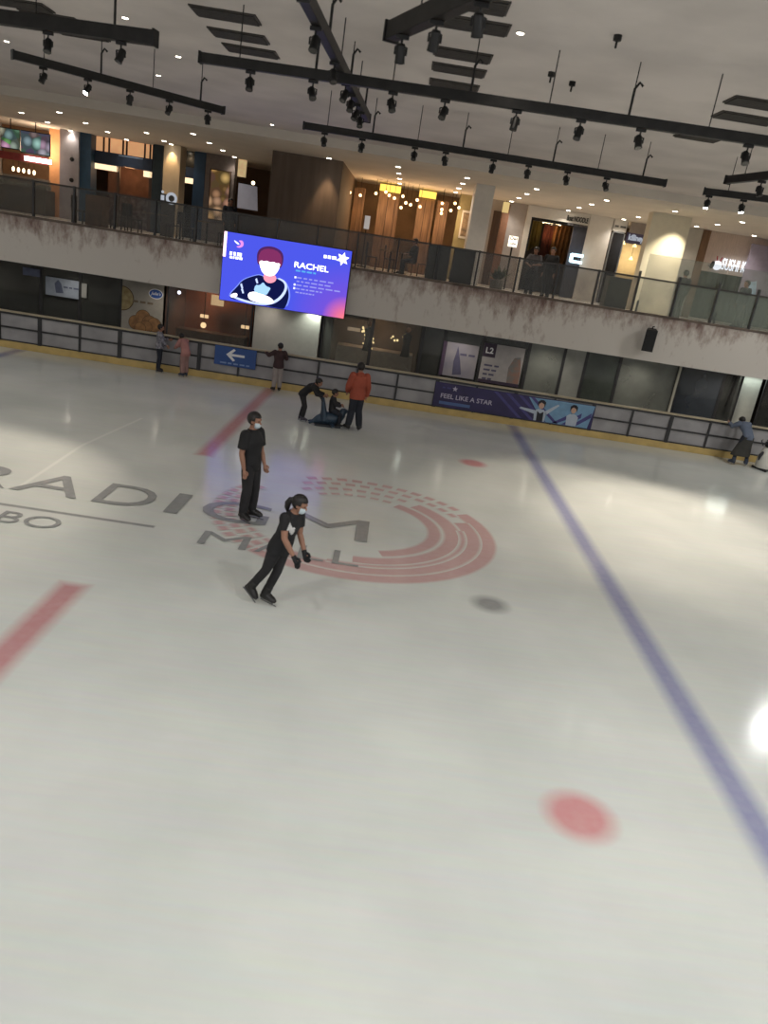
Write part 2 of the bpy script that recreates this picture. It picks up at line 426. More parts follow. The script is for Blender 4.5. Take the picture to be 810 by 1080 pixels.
# ---- rink barrier
bar = empty('rink_barrier', (0, YB, 0), label='low rink barrier with grey panels, tan cap and yellow kick plate', cat='barrier')
yel = mat('yellow_kick', (190, 164, 104), .45, var=.12, scale=3)
tan = mat('tan_cap', (168, 156, 132), .5, var=.1, scale=3)
def part(mb, name, m, root, **k): return mb.build(name, m, root, world=True, **k)
part(MB().box(XL,XR,YB-.03,YB+.05,0,.21), 'kick_plate', yel, bar, bevel=.01)
part(MB().box(XL,XR,YB-.05,YB+.09,1.07,1.12), 'cap_rail', tan, bar, bevel=.01)
part(MB().box(XL,XR,YB-.03,YB+.05,1.01,1.07), 'top_rail', dark_metal, bar)
part(MB().box(XL,XR,YB-.03,YB+.04,.60,.65), 'mid_rail', dark_metal, bar)
part(MB().box(XL,XR,YB-.03,YB+.04,.21,.245), 'bottom_rail', dark_metal, bar)
acr = mat('scuffed_acrylic', (150, 148, 150), .35, var=.16, scale=1.5)
px0 = -10.65; pitch = 1.2165; k = -5
xs_post = []
while px0+k*pitch < XR:
    x = px0+k*pitch
    thick = (k % 2 == 0)
    w = .055 if thick else .03
    part(MB().box(x-w,x+w,YB-.04,YB+.06,.2,1.06), 'post', dark_metal, bar)
    part(MB().box(x+.03,x+pitch-.03,YB+.005,YB+.02,.24,1.02), 'panel', acr, bar)
    k += 1
# acrylic shield frames above the right part
# ---- blue arrow sign hung on the barrier
def on(x, y, Y): return atY(x, y, Y)
a_ = on(227,366,YB-.08); b_ = on(269,392,YB-.08)
sx0, sx1, sz0, sz1 = a_.x, b_.x, .49, 1.06
sg = MB().box(sx0,sx1,YB-.10,YB-.07,sz0,sz1).build('direction_sign', mat('blue_sign', (44, 78, 140), .5, var=.06), bevel=.008)
tag(sg, 'blue sign with white left-pointing arrow hung on the rink barrier', 'sign')
zc = sz0+.34; xc = (sx0+sx1)/2
white_p = mat('white_print', (225, 226, 228), .6, var=.03)
part(MB().poly([(xc-.28,YB-.106,zc),(xc-.06,YB-.106,zc+.19),(xc-.0,YB-.106,zc+.15),(xc-.12,YB-.106,zc+.035),(xc+.28,YB-.106,zc+.035),(xc+.28,YB-.106,zc-.035),(xc-.12,YB-.106,zc-.035),(xc-.0,YB-.106,zc-.15),(xc-.06,YB-.106,zc-.19)], .006), 'arrow', white_p, sg)
word_bars('fine_print', (xc, YB-.101, sz0+.08), .9, .045, mat('pale_blue_print', (120, 145, 190), .6, var=.03), sg, 5)
# ---- FEEL LIKE A STAR banner on the barrier
bx0, bx1 = 1.47, 6.42
bn = MB().box(bx0,bx1,YB-.075,YB-.05,.25,.98).build('hanging_banner', mat('indigo_banner', (40, 34, 72), .5, rgb2=(52, 44, 92), scale=2), bevel=.004)
tag(bn, 'long indigo and blue banner with two performers fixed along the rink barrier', 'banner')
yb = YB-.079
sky_p = mat('sky_blue_print', (112, 150, 182), .55, var=.08); vio_p = mat('violet_print', (70, 66, 124), .55, var=.08); pale_p = mat('pale_print', (176, 186, 200), .55, var=.05); skin_p = mat('printed_skin', (196, 160, 140), .6, var=.05); blk_p = mat('black_print', (26, 26, 36), .6, var=.1)
mb = MB(); mb.poly([(4.35,yb,.95),(5.6,yb,.97),(5.3,yb,.26),(4.9,yb,.26)], .003); mb.poly([(5.35,yb-.001,.97),(6.41,yb-.001,.97),(6.3,yb-.001,.26),(5.2,yb-.001,.26)], .003); part(mb, 'blue_field', sky_p, bn)
mb = MB()
for q in range(4):
    x = 3.25+q*.38; mb.poly([(x,yb-.003,.96),(x+.13,yb-.003,.96),(x+1.0,yb-.003,.27),(x+.87,yb-.003,.27)], .003)
for q in range(3):
    x = 6.35-q*.3; mb.poly([(x,yb-.003,.75-q*.05),(x,yb-.003,.6-q*.05),(x-.42,yb-.003,.27),(x-.56,yb-.003,.27)], .003)
part(mb, 'rays', vio_p, bn)
def printed_figure(x, s, coat, arm):
    y = yb-.008
    m1 = MB(); m1.poly([(x-.16*s,y,.27),(x-.19*s,y,.55),(x-.09*s,y,.63),(x+.09*s,y,.63),(x+.19*s,y,.55),(x+.17*s,y,.27)], .003)
    if arm: m1.poly([(x-.17*s,y,.58),(x-.62,y,.62),(x-.66,y,.57),(x-.17*s,y,.46)], .003); m1.poly([(x+.15*s,y,.6),(x+.5,y,.86),(x+.54,y,.82),(x+.17*s,y,.46)], .003)
    part(m1, 'figure_coat', coat, bn)
    part(MB().disc((x,y-.002,.76),.085*s,16,'y',.115*s), 'figure_face', skin_p, bn)
    m2 = MB(); m2.poly([(x-.11*s,y-.003,.70),(x-.12*s,y-.003,.86),(x-.05*s,y-.003,.92),(x+.05*s,y-.003,.92),(x+.12*s,y-.003,.86),(x+.11*s,y-.003,.70),(x+.075*s,y-.003,.80),(x-.02,y-.003,.845),(x-.08*s,y-.003,.79)], .002)
    part(m2, 'figure_hair', blk_p, bn)
printed_figure(4.78, 1.0, pale_p, True); part(MB().poly([(4.7,yb-.013,.27),(4.68,yb-.013,.57),(4.78,yb-.013,.5),(4.88,yb-.013,.57),(4.9,yb-.013,.27)],.002), 'figure_vest', blk_p, bn)
printed_figure(5.78, .95, pale_p, False)
wall_text('lettering', 'FEEL LIKE A STAR', (2.48,yb-.002,.59), .14, mat('pale_lilac_print', (186, 180, 200), .6, var=.03), bn, width=1.6, bold=.012, depth=.008)
part(MB().box(1.66,2.62,yb-.002,yb+.003,.33,.42), 'text_bar', mat('blue_bar_print', (78, 102, 150), .6, var=.05), bn)
word_bars('fine_print', (1.82,yb-.002,.84), .26, .05, vio_p, bn, 2, .006)
def star_pts(cx, y, cz, r, ri=.42, n=5, rot=0):
    return [(cx+(r if k%2==0 else r*ri)*math.sin(PI*k/n+rot), y, cz+(r if k%2==0 else r*ri)*math.cos(PI*k/n+rot)) for k in range(2*n)]
part(MB().poly(star_pts(2.08,yb-.004,.84,.09),.003), 'star', mat('pale_lilac_print', (186, 180, 200)), bn)

# ------------------------------------------------------------------ LED screen
SX0, SX1, SZ0, SZ1 = -5.46, -1.62, 2.33, 4.31
YSc = YS-.26
scr = empty('wall_mounted_screen', ((SX0+SX1)/2, YSc, SZ0), label='large bright blue video screen hung on the balcony wall', cat='screen')
part(MB().box(SX0-.02,SX1+.02,YSc+.005,YS-.045,SZ0-.02,SZ1+.02), 'housing', black_metal, scr, bevel=.01)
def screen_mat():
    M = bpy.data.materials.new('screen_picture'); M.use_nodes = True
    nt = M.node_tree; N = nt.nodes; L = nt.links; N.remove(N['Principled BSDF'])
    tc = N.new('ShaderNodeTexCoord'); s = N.new('ShaderNodeSeparateXYZ'); L.new(tc.outputs['Generated'], s.inputs[0])
    def M_(op, a, b):
        n = N.new('ShaderNodeMath'); n.operation = op
        for i, v in enumerate((a, b)):
            if isinstance(v, (int, float)): n.inputs[i].default_value = v
            else: L.new(v, n.inputs[i])
        return n.outputs[0]
    # distance from the lower right corner
    dx = M_('MULTIPLY', M_('SUBTRACT', 1.0, s.outputs[0]), 1.9); d = M_('SQRT', M_('ADD', M_('MULTIPLY', dx, dx), M_('MULTIPLY', s.outputs[2], s.outputs[2])), 0)
    r1 = N.new('ShaderNodeValToRGB'); e = r1.color_ramp.elements
    e[0].position = 0; e[0].color = lin((236, 120, 120)); e[1].position = .85; e[1].color = lin((70, 80, 212))
    q = e.new(.14); q.color = lin((205, 100, 150)); q = e.new(.34); q.color = lin((104, 76, 200))
    L.new(d, r1.inputs['Fac'])
    em = N.new('ShaderNodeEmission'); em.inputs['Strength'].default_value = SCR; L.new(r1.outputs[0], em.inputs['Color'])
    L.new(em.outputs[0], N['Material Output'].inputs[0]); return M
SCR = 1.3
part(MB().box(SX0,SX1,YSc,YSc+.005,SZ0,SZ1), 'display', screen_mat(), scr)
def S(u, v, d=0): return (SX0+u*(SX1-SX0), YSc-.004-d, SZ1-v*(SZ1-SZ0))
def spoly(name, uv, rgb, st, d):
    holder = SCRP.get({'trim':'jacket','hands':'jacket','emblem':'jacket','cuff':'jacket','stripe':'jacket','fringe':'face'}.get(name.split('_')[-1]), scr)
    o = part(MB().poly([S(u, v, d) for u, v in uv], .002), name, emit_mat('led_%d_%d_%d' % rgb, rgb, st), None)
    obj_at(o, holder); SCRP[name.split('_')[-1]] = o
SCRP = {}
def smooth_loop(pts, it=2):
    for _ in range(it):
        q = []
        for i in range(len(pts)):
            a, b = pts[i], pts[(i+1) % len(pts)]
            q += [(a[0]*.75+b[0]*.25, a[1]*.75+b[1]*.25), (a[0]*.25+b[0]*.75, a[1]*.25+b[1]*.75)]
        pts = q
    return pts
# uv read off the picture on the screen: u right, v down
jacket = smooth_loop([(.08,.97),(.085,.88),(.13,.78),(.17,.66),(.25,.58),(.31,.54),(.36,.60),(.43,.555),(.50,.59),(.535,.68),(.55,.82),(.525,.99),(.50,.999),(.30,.985),(.20,.96)])
spoly('portrait_outline', [(.30+(u-.30)*1.05, .80+(v-.80)*1.05) if v < .93 else (u, v) for u, v in jacket], (120, 140, 235), 1.3, 0)
spoly('portrait_jacket', jacket, (18, 24, 74), 1.0, .003)
spoly('portrait_trim', smooth_loop([(.44,.56),(.50,.60),(.512,.70),(.47,.84),(.40,.935),(.30,.965),(.20,.95),(.105,.915),(.095,.94),(.20,.985),(.31,.995),(.415,.965),(.49,.86),(.532,.70),(.515,.585),(.46,.545)]), (190, 205, 250), 1.4, .006)
spoly('portrait_neck', smooth_loop([(.335,.50),(.425,.50),(.44,.60),(.38,.66),(.33,.60)]), (235, 150, 170), 1.3, .006)
spoly('portrait_hair', smooth_loop([(.27,.36),(.265,.22),(.30,.14),(.37,.105),(.44,.135),(.475,.21),(.475,.34),(.455,.42),(.29,.42)]), (84, 40, 96), 1.0, .008)
spoly('portrait_face', smooth_loop([(.285,.30),(.34,.265),(.40,.265),(.455,.30),(.45,.42),(.42,.52),(.375,.55),(.325,.52),(.295,.42)]), (255, 246, 250), 2.2, .011)
spoly('portrait_fringe', smooth_loop([(.278,.40),(.282,.22),(.33,.15),(.41,.15),(.462,.22),(.466,.40),(.448,.33),(.425,.345),(.40,.325),(.375,.345),(.35,.325),(.325,.345),(.30,.33)], 1), (128, 48, 98), 1.1, .014)
spoly('portrait_hands', smooth_loop([(.22,.84),(.27,.80),(.30,.82),(.36,.83),(.42,.87),(.44,.93),(.38,.955),(.29,.955),(.23,.93)]), (252, 246, 255), 2.0, .01)
spoly('portrait_emblem', smooth_loop([(.275,.70),(.31,.70),(.335,.64),(.36,.70),(.40,.71),(.385,.77),(.37,.83),(.31,.83),(.265,.80)], 1), (150, 190, 235), 1.5, .009)
spoly('portrait_cuff', smooth_loop([(.085,.90),(.13,.86),(.145,.90),(.115,.945),(.085,.94)]), (252, 240, 252), 1.9, .01)
for u, v in ((.165,.80),(.155,.73),(.27,.62)): spoly('portrait_stripe', [(u,v),(u+.012,v-.02),(u+.026,v+.05),(u+.014,v+.06)], (190, 205, 250), 1.4, .009)
spoly('side_bar', [(.0,.0),(.022,.0),(.022,.36),(.0,.36)], (255, 214, 232), 2.4, .003)
spoly('corner_emblem', smooth_loop([(.11,.10),(.15,.09),(.158,.17),(.125,.21),(.095,.19),(.128,.175),(.135,.13)]), (205, 130, 205), 1.5, .003)
spoly('corner_emblem', smooth_loop([(.075,.10),(.10,.12),(.125,.15),(.115,.165),(.09,.14)]), (225, 225, 255), 1.6, .003)
def stext(txt, u, v, hgt, wid, rgb, st, bold=.0):
    o = wall_text('lettering', txt, S(u, v, .006), hgt*(SZ1-SZ0), emit_mat('led_%d_%d_%d' % rgb, rgb, st), scr, width=wid*(SX1-SX0), bold=bold, depth=.004)
word_bars('emblem_print', S(.10,.30,.006), .095*(SX1-SX0), .10, emit_mat('led_250_250_255', (250,250,255), 2.0), scr, 3); word_bars('emblem_print', S(.105,.355,.006), .10*(SX1-SX0), .07, emit_mat('led_250_250_255', (250,250,255), 2.0), scr, 4)
stext('RACHEL', .70, .315, .085, .27, (251, 252, 255), 2.3, .014)
word_bars('fine_print', S(.66, .40, .006), .16*(SX1-SX0), .05, emit_mat('led_90_170_235', (90,170,235), 1.1), scr, 4)
for i, w in enumerate((.29, .27, .35, .21, .15)):
    c_ = S(.575+w/2+.02, .50+i*.054, .006); word_bars('fine_print', c_, w*(SX1-SX0), .04, emit_mat('led_150_150_235', (150,150,235), 1.1), scr, 6)
    if i in (0, 2, 3): spoly('bullet', [(.575,.485+i*.054),(.59,.485+i*.054),(.59,.515+i*.054),(.575,.515+i*.054)], (225, 228, 255), 1.5, .004)
word_bars('emblem_print', S(.835,.135,.006), .10*(SX1-SX0), .09, emit_mat('led_250_250_255', (250,250,255), 2.0), scr, 3)
part(MB().poly([(x, YSc-.01, z) for x, _, z in star_pts(S(.935,.13)[0], 0, S(.935,.13)[2], .20, .5, 6, .2)], .003), 'star', emit_mat('led_250_250_255', (250,250,255), 2.2), scr)
# the light the screen throws
area('screen_glow', ((SX0+SX1)/2, YSc-.03, (SZ0+SZ1)/2), 40, 3.6, (96, 108, 235), (R(90), 0, 0), scr, 'RECTANGLE', 1.9)

# ---- loudspeaker on the balcony wall
sp_ = empty('wall_mounted_loudspeaker', (7.74, YS-.29, 2.8), label='black loudspeaker bracketed to the stained balcony wall', cat='speaker')
sp_.rotation_euler = (R(10), 0, R(-14))
MB().poly([(-.17,-.16,0),(.17,-.16,0),(.12,.14,0),(-.12,.14,0)], .66, (0,0,1)).build('cabinet', mat('speaker_black', (24, 24, 25), .6, var=.2), sp_, bevel=.012)
MB().box(-.15,.15,-.175,-.16,.03,.63).build('grille', mat('speaker_mesh', (36, 36, 38), .8, var=.4, scale=90), sp_, bevel=.005)
MB().tube([(0,.12,.55),(0,.22,.6)], .025).tube([(0,.12,.1),(0,.22,.14)], .025).build('bracket', black_metal, sp_)
MB().tube([(0,0,.66),(.0,.03,.72),(.05,.05,.73)], .02).build('shackle', black_metal, sp_)

# ------------------------------------------------------------------ balustrade
bal = empty('glass_balustrade', (0, YG, 3.87), label='glass balustrade with dark posts and handrail along the upper floor edge', cat='railing')
bal_glass = glass_mat('smoky_glass', (84, 84, 82), .34, .08)
tall_glass = glass_mat('greenish_glass', (150, 160, 150), .26, .08)
bp0 = -.28; pit = 1.23; k = -14
while bp0+k*pit < XR:
    x = bp0+k*pit
    if x > XL:
        part(MB().box(x-.028,x+.028,YG-.05,YG+.05,3.87,4.90 if x < 7 else 5.05), 'post', dark_metal, bal)
        part(MB().box(x+.04,x+pit-.04,YG-.006,YG+.006,3.88,4.84), 'glass_panel', bal_glass if x < 7 else tall_glass, bal)
    k += 1
part(MB().box(XL,XR,YG-.035,YG+.035,4.84,4.89), 'handrail', mat('dark_handrail', (52, 48, 46), .4, .2, var=.1), bal)
tg = empty('glass_screen', (12.2, YG+.12, 3.87), label='tall greenish glass screen behind the railing near the sushi restaurant', cat='glass screen')
for i in range(4):
    x = 7.28+i*2.46
    part(MB().box(x,x+2.44,YG+.11,YG+.122,3.87,5.58), 'glass_pane', tall_glass, tg)
for x in (7.28, 9.74, 12.2, 14.66, 17.12):
    part(MB().box(x-.03,x+.03,YG+.1,YG+.135,3.87,4.2), 'clamp', dark_metal, tg)

# ------------------------------------------------------------------ ceiling fittings
def rng(*a): return random.uniform(*a)
lens_m = emit_mat('downlight_lens', (255, 244, 224), 14)
trim_m = mat('downlight_trim', (214, 208, 200), .5, var=.03)
ROWS = [(-13.7, 'the hanging menu screens'), (-11.5, 'the blue pillar'), (-9.42, 'the dark blue shop fascia'), (-7.25, 'the picture panel'), (-.68, 'the pendant lit restaurant'),
        (1.55, 'the white corner column'), (3.8, 'the brown doorway'), (6.08, 'the dark glass shopfront'), (8.32, 'the amber pendant cafe'), (10.53, 'the broad white column'), (12.72, 'the sushi restaurant')]
rowY = [26.42, 28.5, 30.5, 32.5]
PLACE = ['nearest the balcony', 'second from the balcony', 'third from the balcony', 'farthest from the balcony']
dl_proto = None
def downlight(x, y, z, label, group, power=55, angle=120, lens=None, sc=1.0):
    r = empty('downlight', (x, y, z), label=label, cat='ceiling light', group=group)
    global dl_me
    ring = MB(); n = 20
    ring.tube([(0.085*math.cos(2*PI*q/n), .085*math.sin(2*PI*q/n), -.012) for q in range(n+1)], .014, 6, False)
    ring.build('trim_ring', trim_m, r)
    MB().tube([(0,0,-.03),(0,0,-.002)], .078, 18).build('lens', lens or lens_m, r)
    r.scale = (sc,)*3
    s = spot('downlight_lamp', (x, y, z-.06), power, angle, (255, 243, 226), blend=.9, radius=.06); obj_at(s, r)
    return r
for rx, lm in ROWS:
    for j, ry in enumerate(rowY):
        if rx == -9.42 and j == 0: continue
        downlight(rx, ry, ZC, f'ceiling downlight over {lm}, {PLACE[j]}', 'walkway downlights', 42 if rx < 3 else 95)
for (px, py), lb in (((132,18),'above the broken black track'),((163,40),'past the end of the black track'),((188,59),'between two black tracks'),((167,79),'beyond the short black track'),((287,131),'nearest the brown wall block'),((7,43),'behind the leftmost black track'),((549,34),'alone beside the ceiling vents'),((4,16),'above the leftmost black track')):
    p = atZ(px, py, ZV)
    downlight(p.x, p.y, ZV, f'small hall ceiling downlight {lb}', 'hall ceiling downlights', 40, 100, None, .6)

# ---- vents in the hall ceiling
vent_m = mat('vent_grey', (54, 51, 48), .8, var=.2, scale=8)
def vent(x, y, w, d, label):
    r = empty('ceiling_vent', (x, y, ZV), label=label, cat='ceiling vent', group='ceiling vents')
    MB().box(-w/2,w/2,-d/2,d/2,-.02,0).build('frame', mat('vent_frame', (72, 68, 64), .7), r)
    mb = MB()
    for q in range(6): mb.bar((-w/2+.03,-d/2+.05+q*(d-.1)/5,-.03),(w/2-.03,-d/2+.05+q*(d-.1)/5,-.03), d/7, .012)
    mb.build('slats', vent_m, r)
for (px, py, w), lb in (((498,25,.95),'grey slotted vent nearest the angled track among the middle vents'),((488,57,.85),'grey slotted vent second in the middle row of vents'),((484,73,.85),'grey slotted vent third in the middle row of vents'),((479,89,.85),'grey slotted vent beside the long track in the middle row'),((496,2,.9),'grey slotted vent topmost of the middle row'),
        ((238,15,.95),'grey slotted vent topmost of the row left of the crossing tracks'),((252,37,.9),'grey slotted vent second in the row left of the crossing tracks'),((265,53,.9),'grey slotted vent nearest the long track left of the crossing'),
        ((787,124,.95),'grey slotted vent above the right end of the long track'),((803,109,.95),'grey slotted vent cut by the right edge of the picture'),((752,139,1.0),'grey slotted vent half behind the right end of the long track'),((737,144,.8),'grey slotted vent just under the right end of the long track'),
        ((20,3,.95),'grey slotted vent in the upper left corner'),((55,18,.95),'grey slotted vent behind the broken black track'),((85,35,.9),'grey slotted vent below the broken black track')):
    p = atZ(px, py, ZV); vent(p.x, p.y, w, .5, lb)

# ---- lighting tracks and their spotlights
can_m = mat('spotlight_black', (26, 26, 27), .5, .2, var=.2)
def track(p0, p1, z, label, rods, sec=.13):
    p0, p1 = Vector((p0[0], p0[1], z)), Vector((p1[0], p1[1], z)); c = (p0+p1)/2
    r = empty('lighting_track', c, label=label, cat='lighting track')
    part(MB().bar(p0, p1, sec*.8, sec), 'rail', black_metal, r, bevel=.008)
    t = (p1-p0).normalized()
    part(MB().bar(p0-t*.03, p0, sec*.95, sec*1.15), 'end_cap', can_m, r); part(MB().bar(p1, p1+t*.03, sec*.95, sec*1.15), 'end_cap', can_m, r)
    n = rods
    for q in range(n):
        p = p0.lerp(p1, (q+.5)/n); zt = ZV
        part(MB().tube([p+Vector((0,0,sec/2)), (p.x, p.y, zt)], .008, 6), 'suspension_wire', black_metal, r)
        if q % 2 == 1:
            h = p+Vector((0,0,sec/2))
            part(MB().tube([h, h+Vector((.0,0,.32)), h+Vector((.05,0,.40)), h+Vector((.10,0,.36))], .018, 6), 'cable_hook', can_m, r)
    return r
SPS = .66
def spotlight(x, y, z, aim, label, group, lit=0):
    """track head: adapter, yoke, can; origin on the underside of the track"""
    r = empty('track_spotlight', (x, y, z), label=label, cat='spotlight', group=group)
    MB().box(-.10,.10,-.035,.035,-.06,0).build('adapter', can_m, r, bevel=.006)
    MB().tube([(0,0,-.06),(0,0,-.16)], .018, 8).bar((-.085,0,-.16),(.085,0,-.16),.03,.015).bar((-.085,0,-.16),(-.085,0,-.27),.03,.012).bar((.085,0,-.16),(.085,0,-.27),.03,.012).build('yoke', can_m, r)
    d = Vector(aim).normalized(); c = Vector((0,0,-.25)); sd = d.cross(Vector((1,0,0))).normalized()
    a, b = c-d*.13, c+d*.13
    can = MB().tube([a, a+d*.03, b-d*.03, b], [.055,.07,.075,.08], 16).build('can', can_m, r, smooth=True)
    MB().tube([b-d*.012, b+d*.004], .066, 16).build('lens', emit_mat('spot_lens_lit', (255,248,236), 60) if lit else mat('spot_lens', (60,58,56), .15, var=.05), can)
    r.scale = (SPS,)*3
    if lit: obj_at(spot('spot_lamp', Vector((x,y,z))+(b+d*.03)*SPS, lit, 70, (255,240,220), d, .5, radius=.06), r)
    return r
TZ = 6.6
def heads(names, pts, group, where, lit=(), aim0=(0,-.35,-1), dz=.068):
    for i, (x, y) in enumerate(pts):
        aim = Vector(aim0)+Vector((rng(-.35,.35), rng(-.3,.3), 0))
        spotlight(x, y, TZ-dz, aim, f'{"lit" if i in lit else "black"} spotlight, {ORD[i]} from the left on {where}', group, 900 if i in lit else 0)
def line(p0, p1, t): return (p0[0]+(p1[0]-p0[0])*t, p0[1]+(p1[1]-p0[1])*t)
def on_line(p0, p1, xs): return [line(p0, p1, (x-p0[0])/(p1[0]-p0[0])) for x in xs]
A0, A1 = (-7.9,11.6), (-3.62,11.1); track(A0, A1, TZ, 'thick black lighting track cut by the left edge of the picture', 4, .17)
heads('', on_line(A0, A1, (-6.9,-5.9,-5.06,-4.06)), 'spotlights of the left edge track', 'the thick track cut by the left edge', dz=.088)
B0, B1 = (-6.9,14.1), (-4.02,16.65); track(B0, B1, TZ, 'slanting black lighting track holding one bright lit spotlight, left part of the hall', 4)
heads('', on_line(B0, B1, (-6.55,-5.99,-5.42,-4.85,-4.25)), 'spotlights of the slanting left track', 'the slanting left track', (1,))
C0, C1 = (-3.2,11.85), (6.4,11.15); track(C0, C1, TZ, 'longest black lighting track crossing the hall to the right edge', 9)
heads('', on_line(C0, C1, (-2.5,-1.62,-.51,.21,1.19,2.06,2.87,4.3,5.4)), 'spotlights of the longest track', 'the longest track')
D0, D1 = (-2.42,16.95), (4.95,16.85); track(D0, D1, TZ, 'far black lighting track just before the upper floor ceiling', 8)
heads('', on_line(D0, D1, (-2.0,-1.23,-.15,.48,1.46,2.18,2.98,3.79)), 'spotlights of the far track', 'the far track')
E0, E1 = (-1.38,8.7), (-1.1,15.7); track(E0, E1, TZ+.14, 'black lighting track running away from view and crossing the longest track', 6, .14)
for i, y in enumerate((9.53,11.1,12.36,13.12,13.9,14.6)):
    spotlight(line(E0,E1,(y-8.7)/7)[0], y, TZ+.066, (rng(-.4,.4),-.5,-1), f'black spotlight, {ORD[i]} from the near end of the crossing track', 'spotlights of the crossing track')
F0, F1 = (-.49,8.95), (.62,6.55); track(F0, F1, TZ, 'short thick black lighting track slanting out through the top edge', 2, .17)
for i, (x, y) in enumerate(((-.36,8.62),(-.04,7.95),(.3,7.25))):
    spotlight(x, y, TZ-.088, (rng(-.5,.2),.4,-1), f'large black spotlight, {ORD[i]} from the left on the short thick track', 'spotlights of the short thick track')
G0, G1 = (5.88,17.1), (8.4,16.3); track(G0, G1, TZ, 'black lighting track with two lit spotlights beside the sushi restaurant', 3)
heads('', on_line(G0, G1, (5.98,6.62,7.6)), 'spotlights of the right edge track', 'the track with two lit spotlights', (0,1))
H0, H1 = (5.55,15.1), (5.9,13.2); track(H0, H1, TZ, 'short black lighting track end at the right edge of the picture', 2)
spotlight(5.75,14.1,TZ-.068,(.2,-.3,-1), 'black spotlight on the short track end at the right edge', 'spotlights of the right edge track')
# small ceiling hooks
for px, py in ((652,37),(604,86),(582,76)):
    p = atZ(px, py, ZV); h = MB().tube([(0,0,0),(0,0,-.06),(0,0,-.07)], [.05,.05,.02], 10).tube([(0,0,-.06),(.0,0,-.14)], .014, 6).build('sprinkler_head', black_metal); h.location = p
    tag(h, {652:'small dark sprinkler head alone on the bare ceiling',604:'small dark sprinkler head nearest the longest track',582:'small dark sprinkler head left of its neighbour above the longest track'}[px], 'sprinkler', 'ceiling sprinklers')

# ---- unseen lamps added to light the ice; the far right corner one is inferred
def unseen_hall_lamp(x, y, power, label, aim=None, rgb=(253,253,251)):
    r = empty('unseen_high_bay_lamp', (x, y, ZV-.05), label=label, cat='ceiling lamp', group='high bay lamps')
    MB().tube([(0,0,.05),(0,0,-.08),(0,0,-.22)], [.12,.16,.36], 24, False).build('reflector', steel, r, smooth=True)
    MB().tube([(0,0,-.2),(0,0,-.185)], .30, 24).build('lens', emit_mat('high_bay_lens', (255,248,236), 12), r)
    obj_at(area('unseen_high_bay_light', (x, y, ZV-.29), power, .66, rgb), r)
for i, (x, y) in enumerate(((-8,-1),(-2.6,-1),(2.6,-1),(8,-1),(-9,4.5),(-3,4.5),(3,4.5),(9,4.5))):
    unseen_hall_lamp(x, y, 84 if x < 0 else 138, 'added unseen round high bay lamp over the near half of the ice')
unseen_hall_lamp(12.6, 19.4, 150, 'round high bay lamp over the far right corner of the ice')
unseen_hall_lamp(12.6, 10.6, 260, 'added unseen round high bay lamp over the right side of the ice')
unseen_hall_lamp(-13.5, 17.5, 110, 'added unseen round high bay lamp over the far left corner of the ice')
unseen_hall_lamp(-10.5, 11.0, 50, 'added unseen round high bay lamp over the left side of the ice')

W_ = bpy.data.worlds.new('world'); SC.world = W_; W_.use_nodes = True
W_.node_tree.nodes['Background'].inputs['Color'].default_value = (1.0, .99, .97, 1); W_.node_tree.nodes['Background'].inputs['Strength'].default_value = .5

# ------------------------------------------------------------------ upper floor shops
def rc(xl, xr, yt, yb, Y):
    xm, ym = (xl+xr)/2, (yt+yb)/2
    return atY(xl,ym,Y).x, atY(xr,ym,Y).x, atY(xm,yb,Y).z, atY(xm,yt,Y).z
def slab(xl, xr, z0, z1, Y, d, mb=None):
    mb = mb or MB(); mb.box(xl,xr,Y,Y+d,z0,z1); return mb
def pier(name, xl, xr, ym, Y, m, d=.6, z0=UF, z1=ZC):
    a, b = atY(xl,ym,Y).x, atY(xr,ym,Y).x
    o = MB().box(a,b,Y,Y+d,z0,z1).build(name, m); structure(o); return a, b
wood = mat('warm_wood', (116, 88, 66), .55, var=.25, scale=3, stretch=(6,6,.5))
dark_wood = mat('dark_wood', (70, 50, 38), .6, var=.25, scale=3, stretch=(6,6,.5))
shade_dark = mat('shop_interior', (42, 37, 34), .8, var=.2)
navy_panel = mat('navy_fascia', (34, 48, 70), .5, var=.1)
teal_panel = mat('teal_blue_panel', (44, 74, 100), .5, var=.1)
grey_clad = mat('grey_cladding', (160, 154, 158), .6, var=.05)
white_paint = mat('white_paint', (214, 210, 204), .6, var=.03)
olive = mat('olive_wall', (150, 140, 104), .8, var=.06)
pillar_i = 1
def food_mat(name, base, scale, st, seed=0, mixf=.6):
    M = bpy.data.materials.new(name); M.use_nodes = True; nt = M.node_tree; N = nt.nodes; L = nt.links; N.remove(N['Principled BSDF'])
    tc = N.new('ShaderNodeTexCoord'); mp = N.new('ShaderNodeMapping'); mp.inputs['Location'].default_value = (seed, seed*.7, 0); L.new(tc.outputs['Object'], mp.inputs[0])
    v = N.new('ShaderNodeTexVoronoi'); v.inputs['Scale'].default_value = scale; v.feature = 'F1'; L.new(mp.outputs[0], v.inputs['Vector'])
    hs = N.new('ShaderNodeMix'); hs.data_type = 'RGBA'; hs.inputs['Factor'].default_value = mixf; L.new(v.outputs['Color'], hs.inputs[6]); hs.inputs[7].default_value = lin(base)
    rp = N.new('ShaderNodeMapRange'); rp.inputs[1].default_value = 0; rp.inputs[2].default_value = .6; rp.inputs[3].default_value = 1.3; rp.inputs[4].default_value = .15; L.new(v.outputs['Distance'], rp.inputs[0])
    mu = N.new('ShaderNodeMath'); mu.operation = 'MULTIPLY'; mu.inputs[1].default_value = st; L.new(rp.outputs[0], mu.inputs[0])
    e = N.new('ShaderNodeEmission'); L.new(hs.outputs[2], e.inputs['Color']); L.new(mu.outputs[0], e.inputs['Strength']); L.new(e.outputs[0], N['Material Output'].inputs[0])
    return M
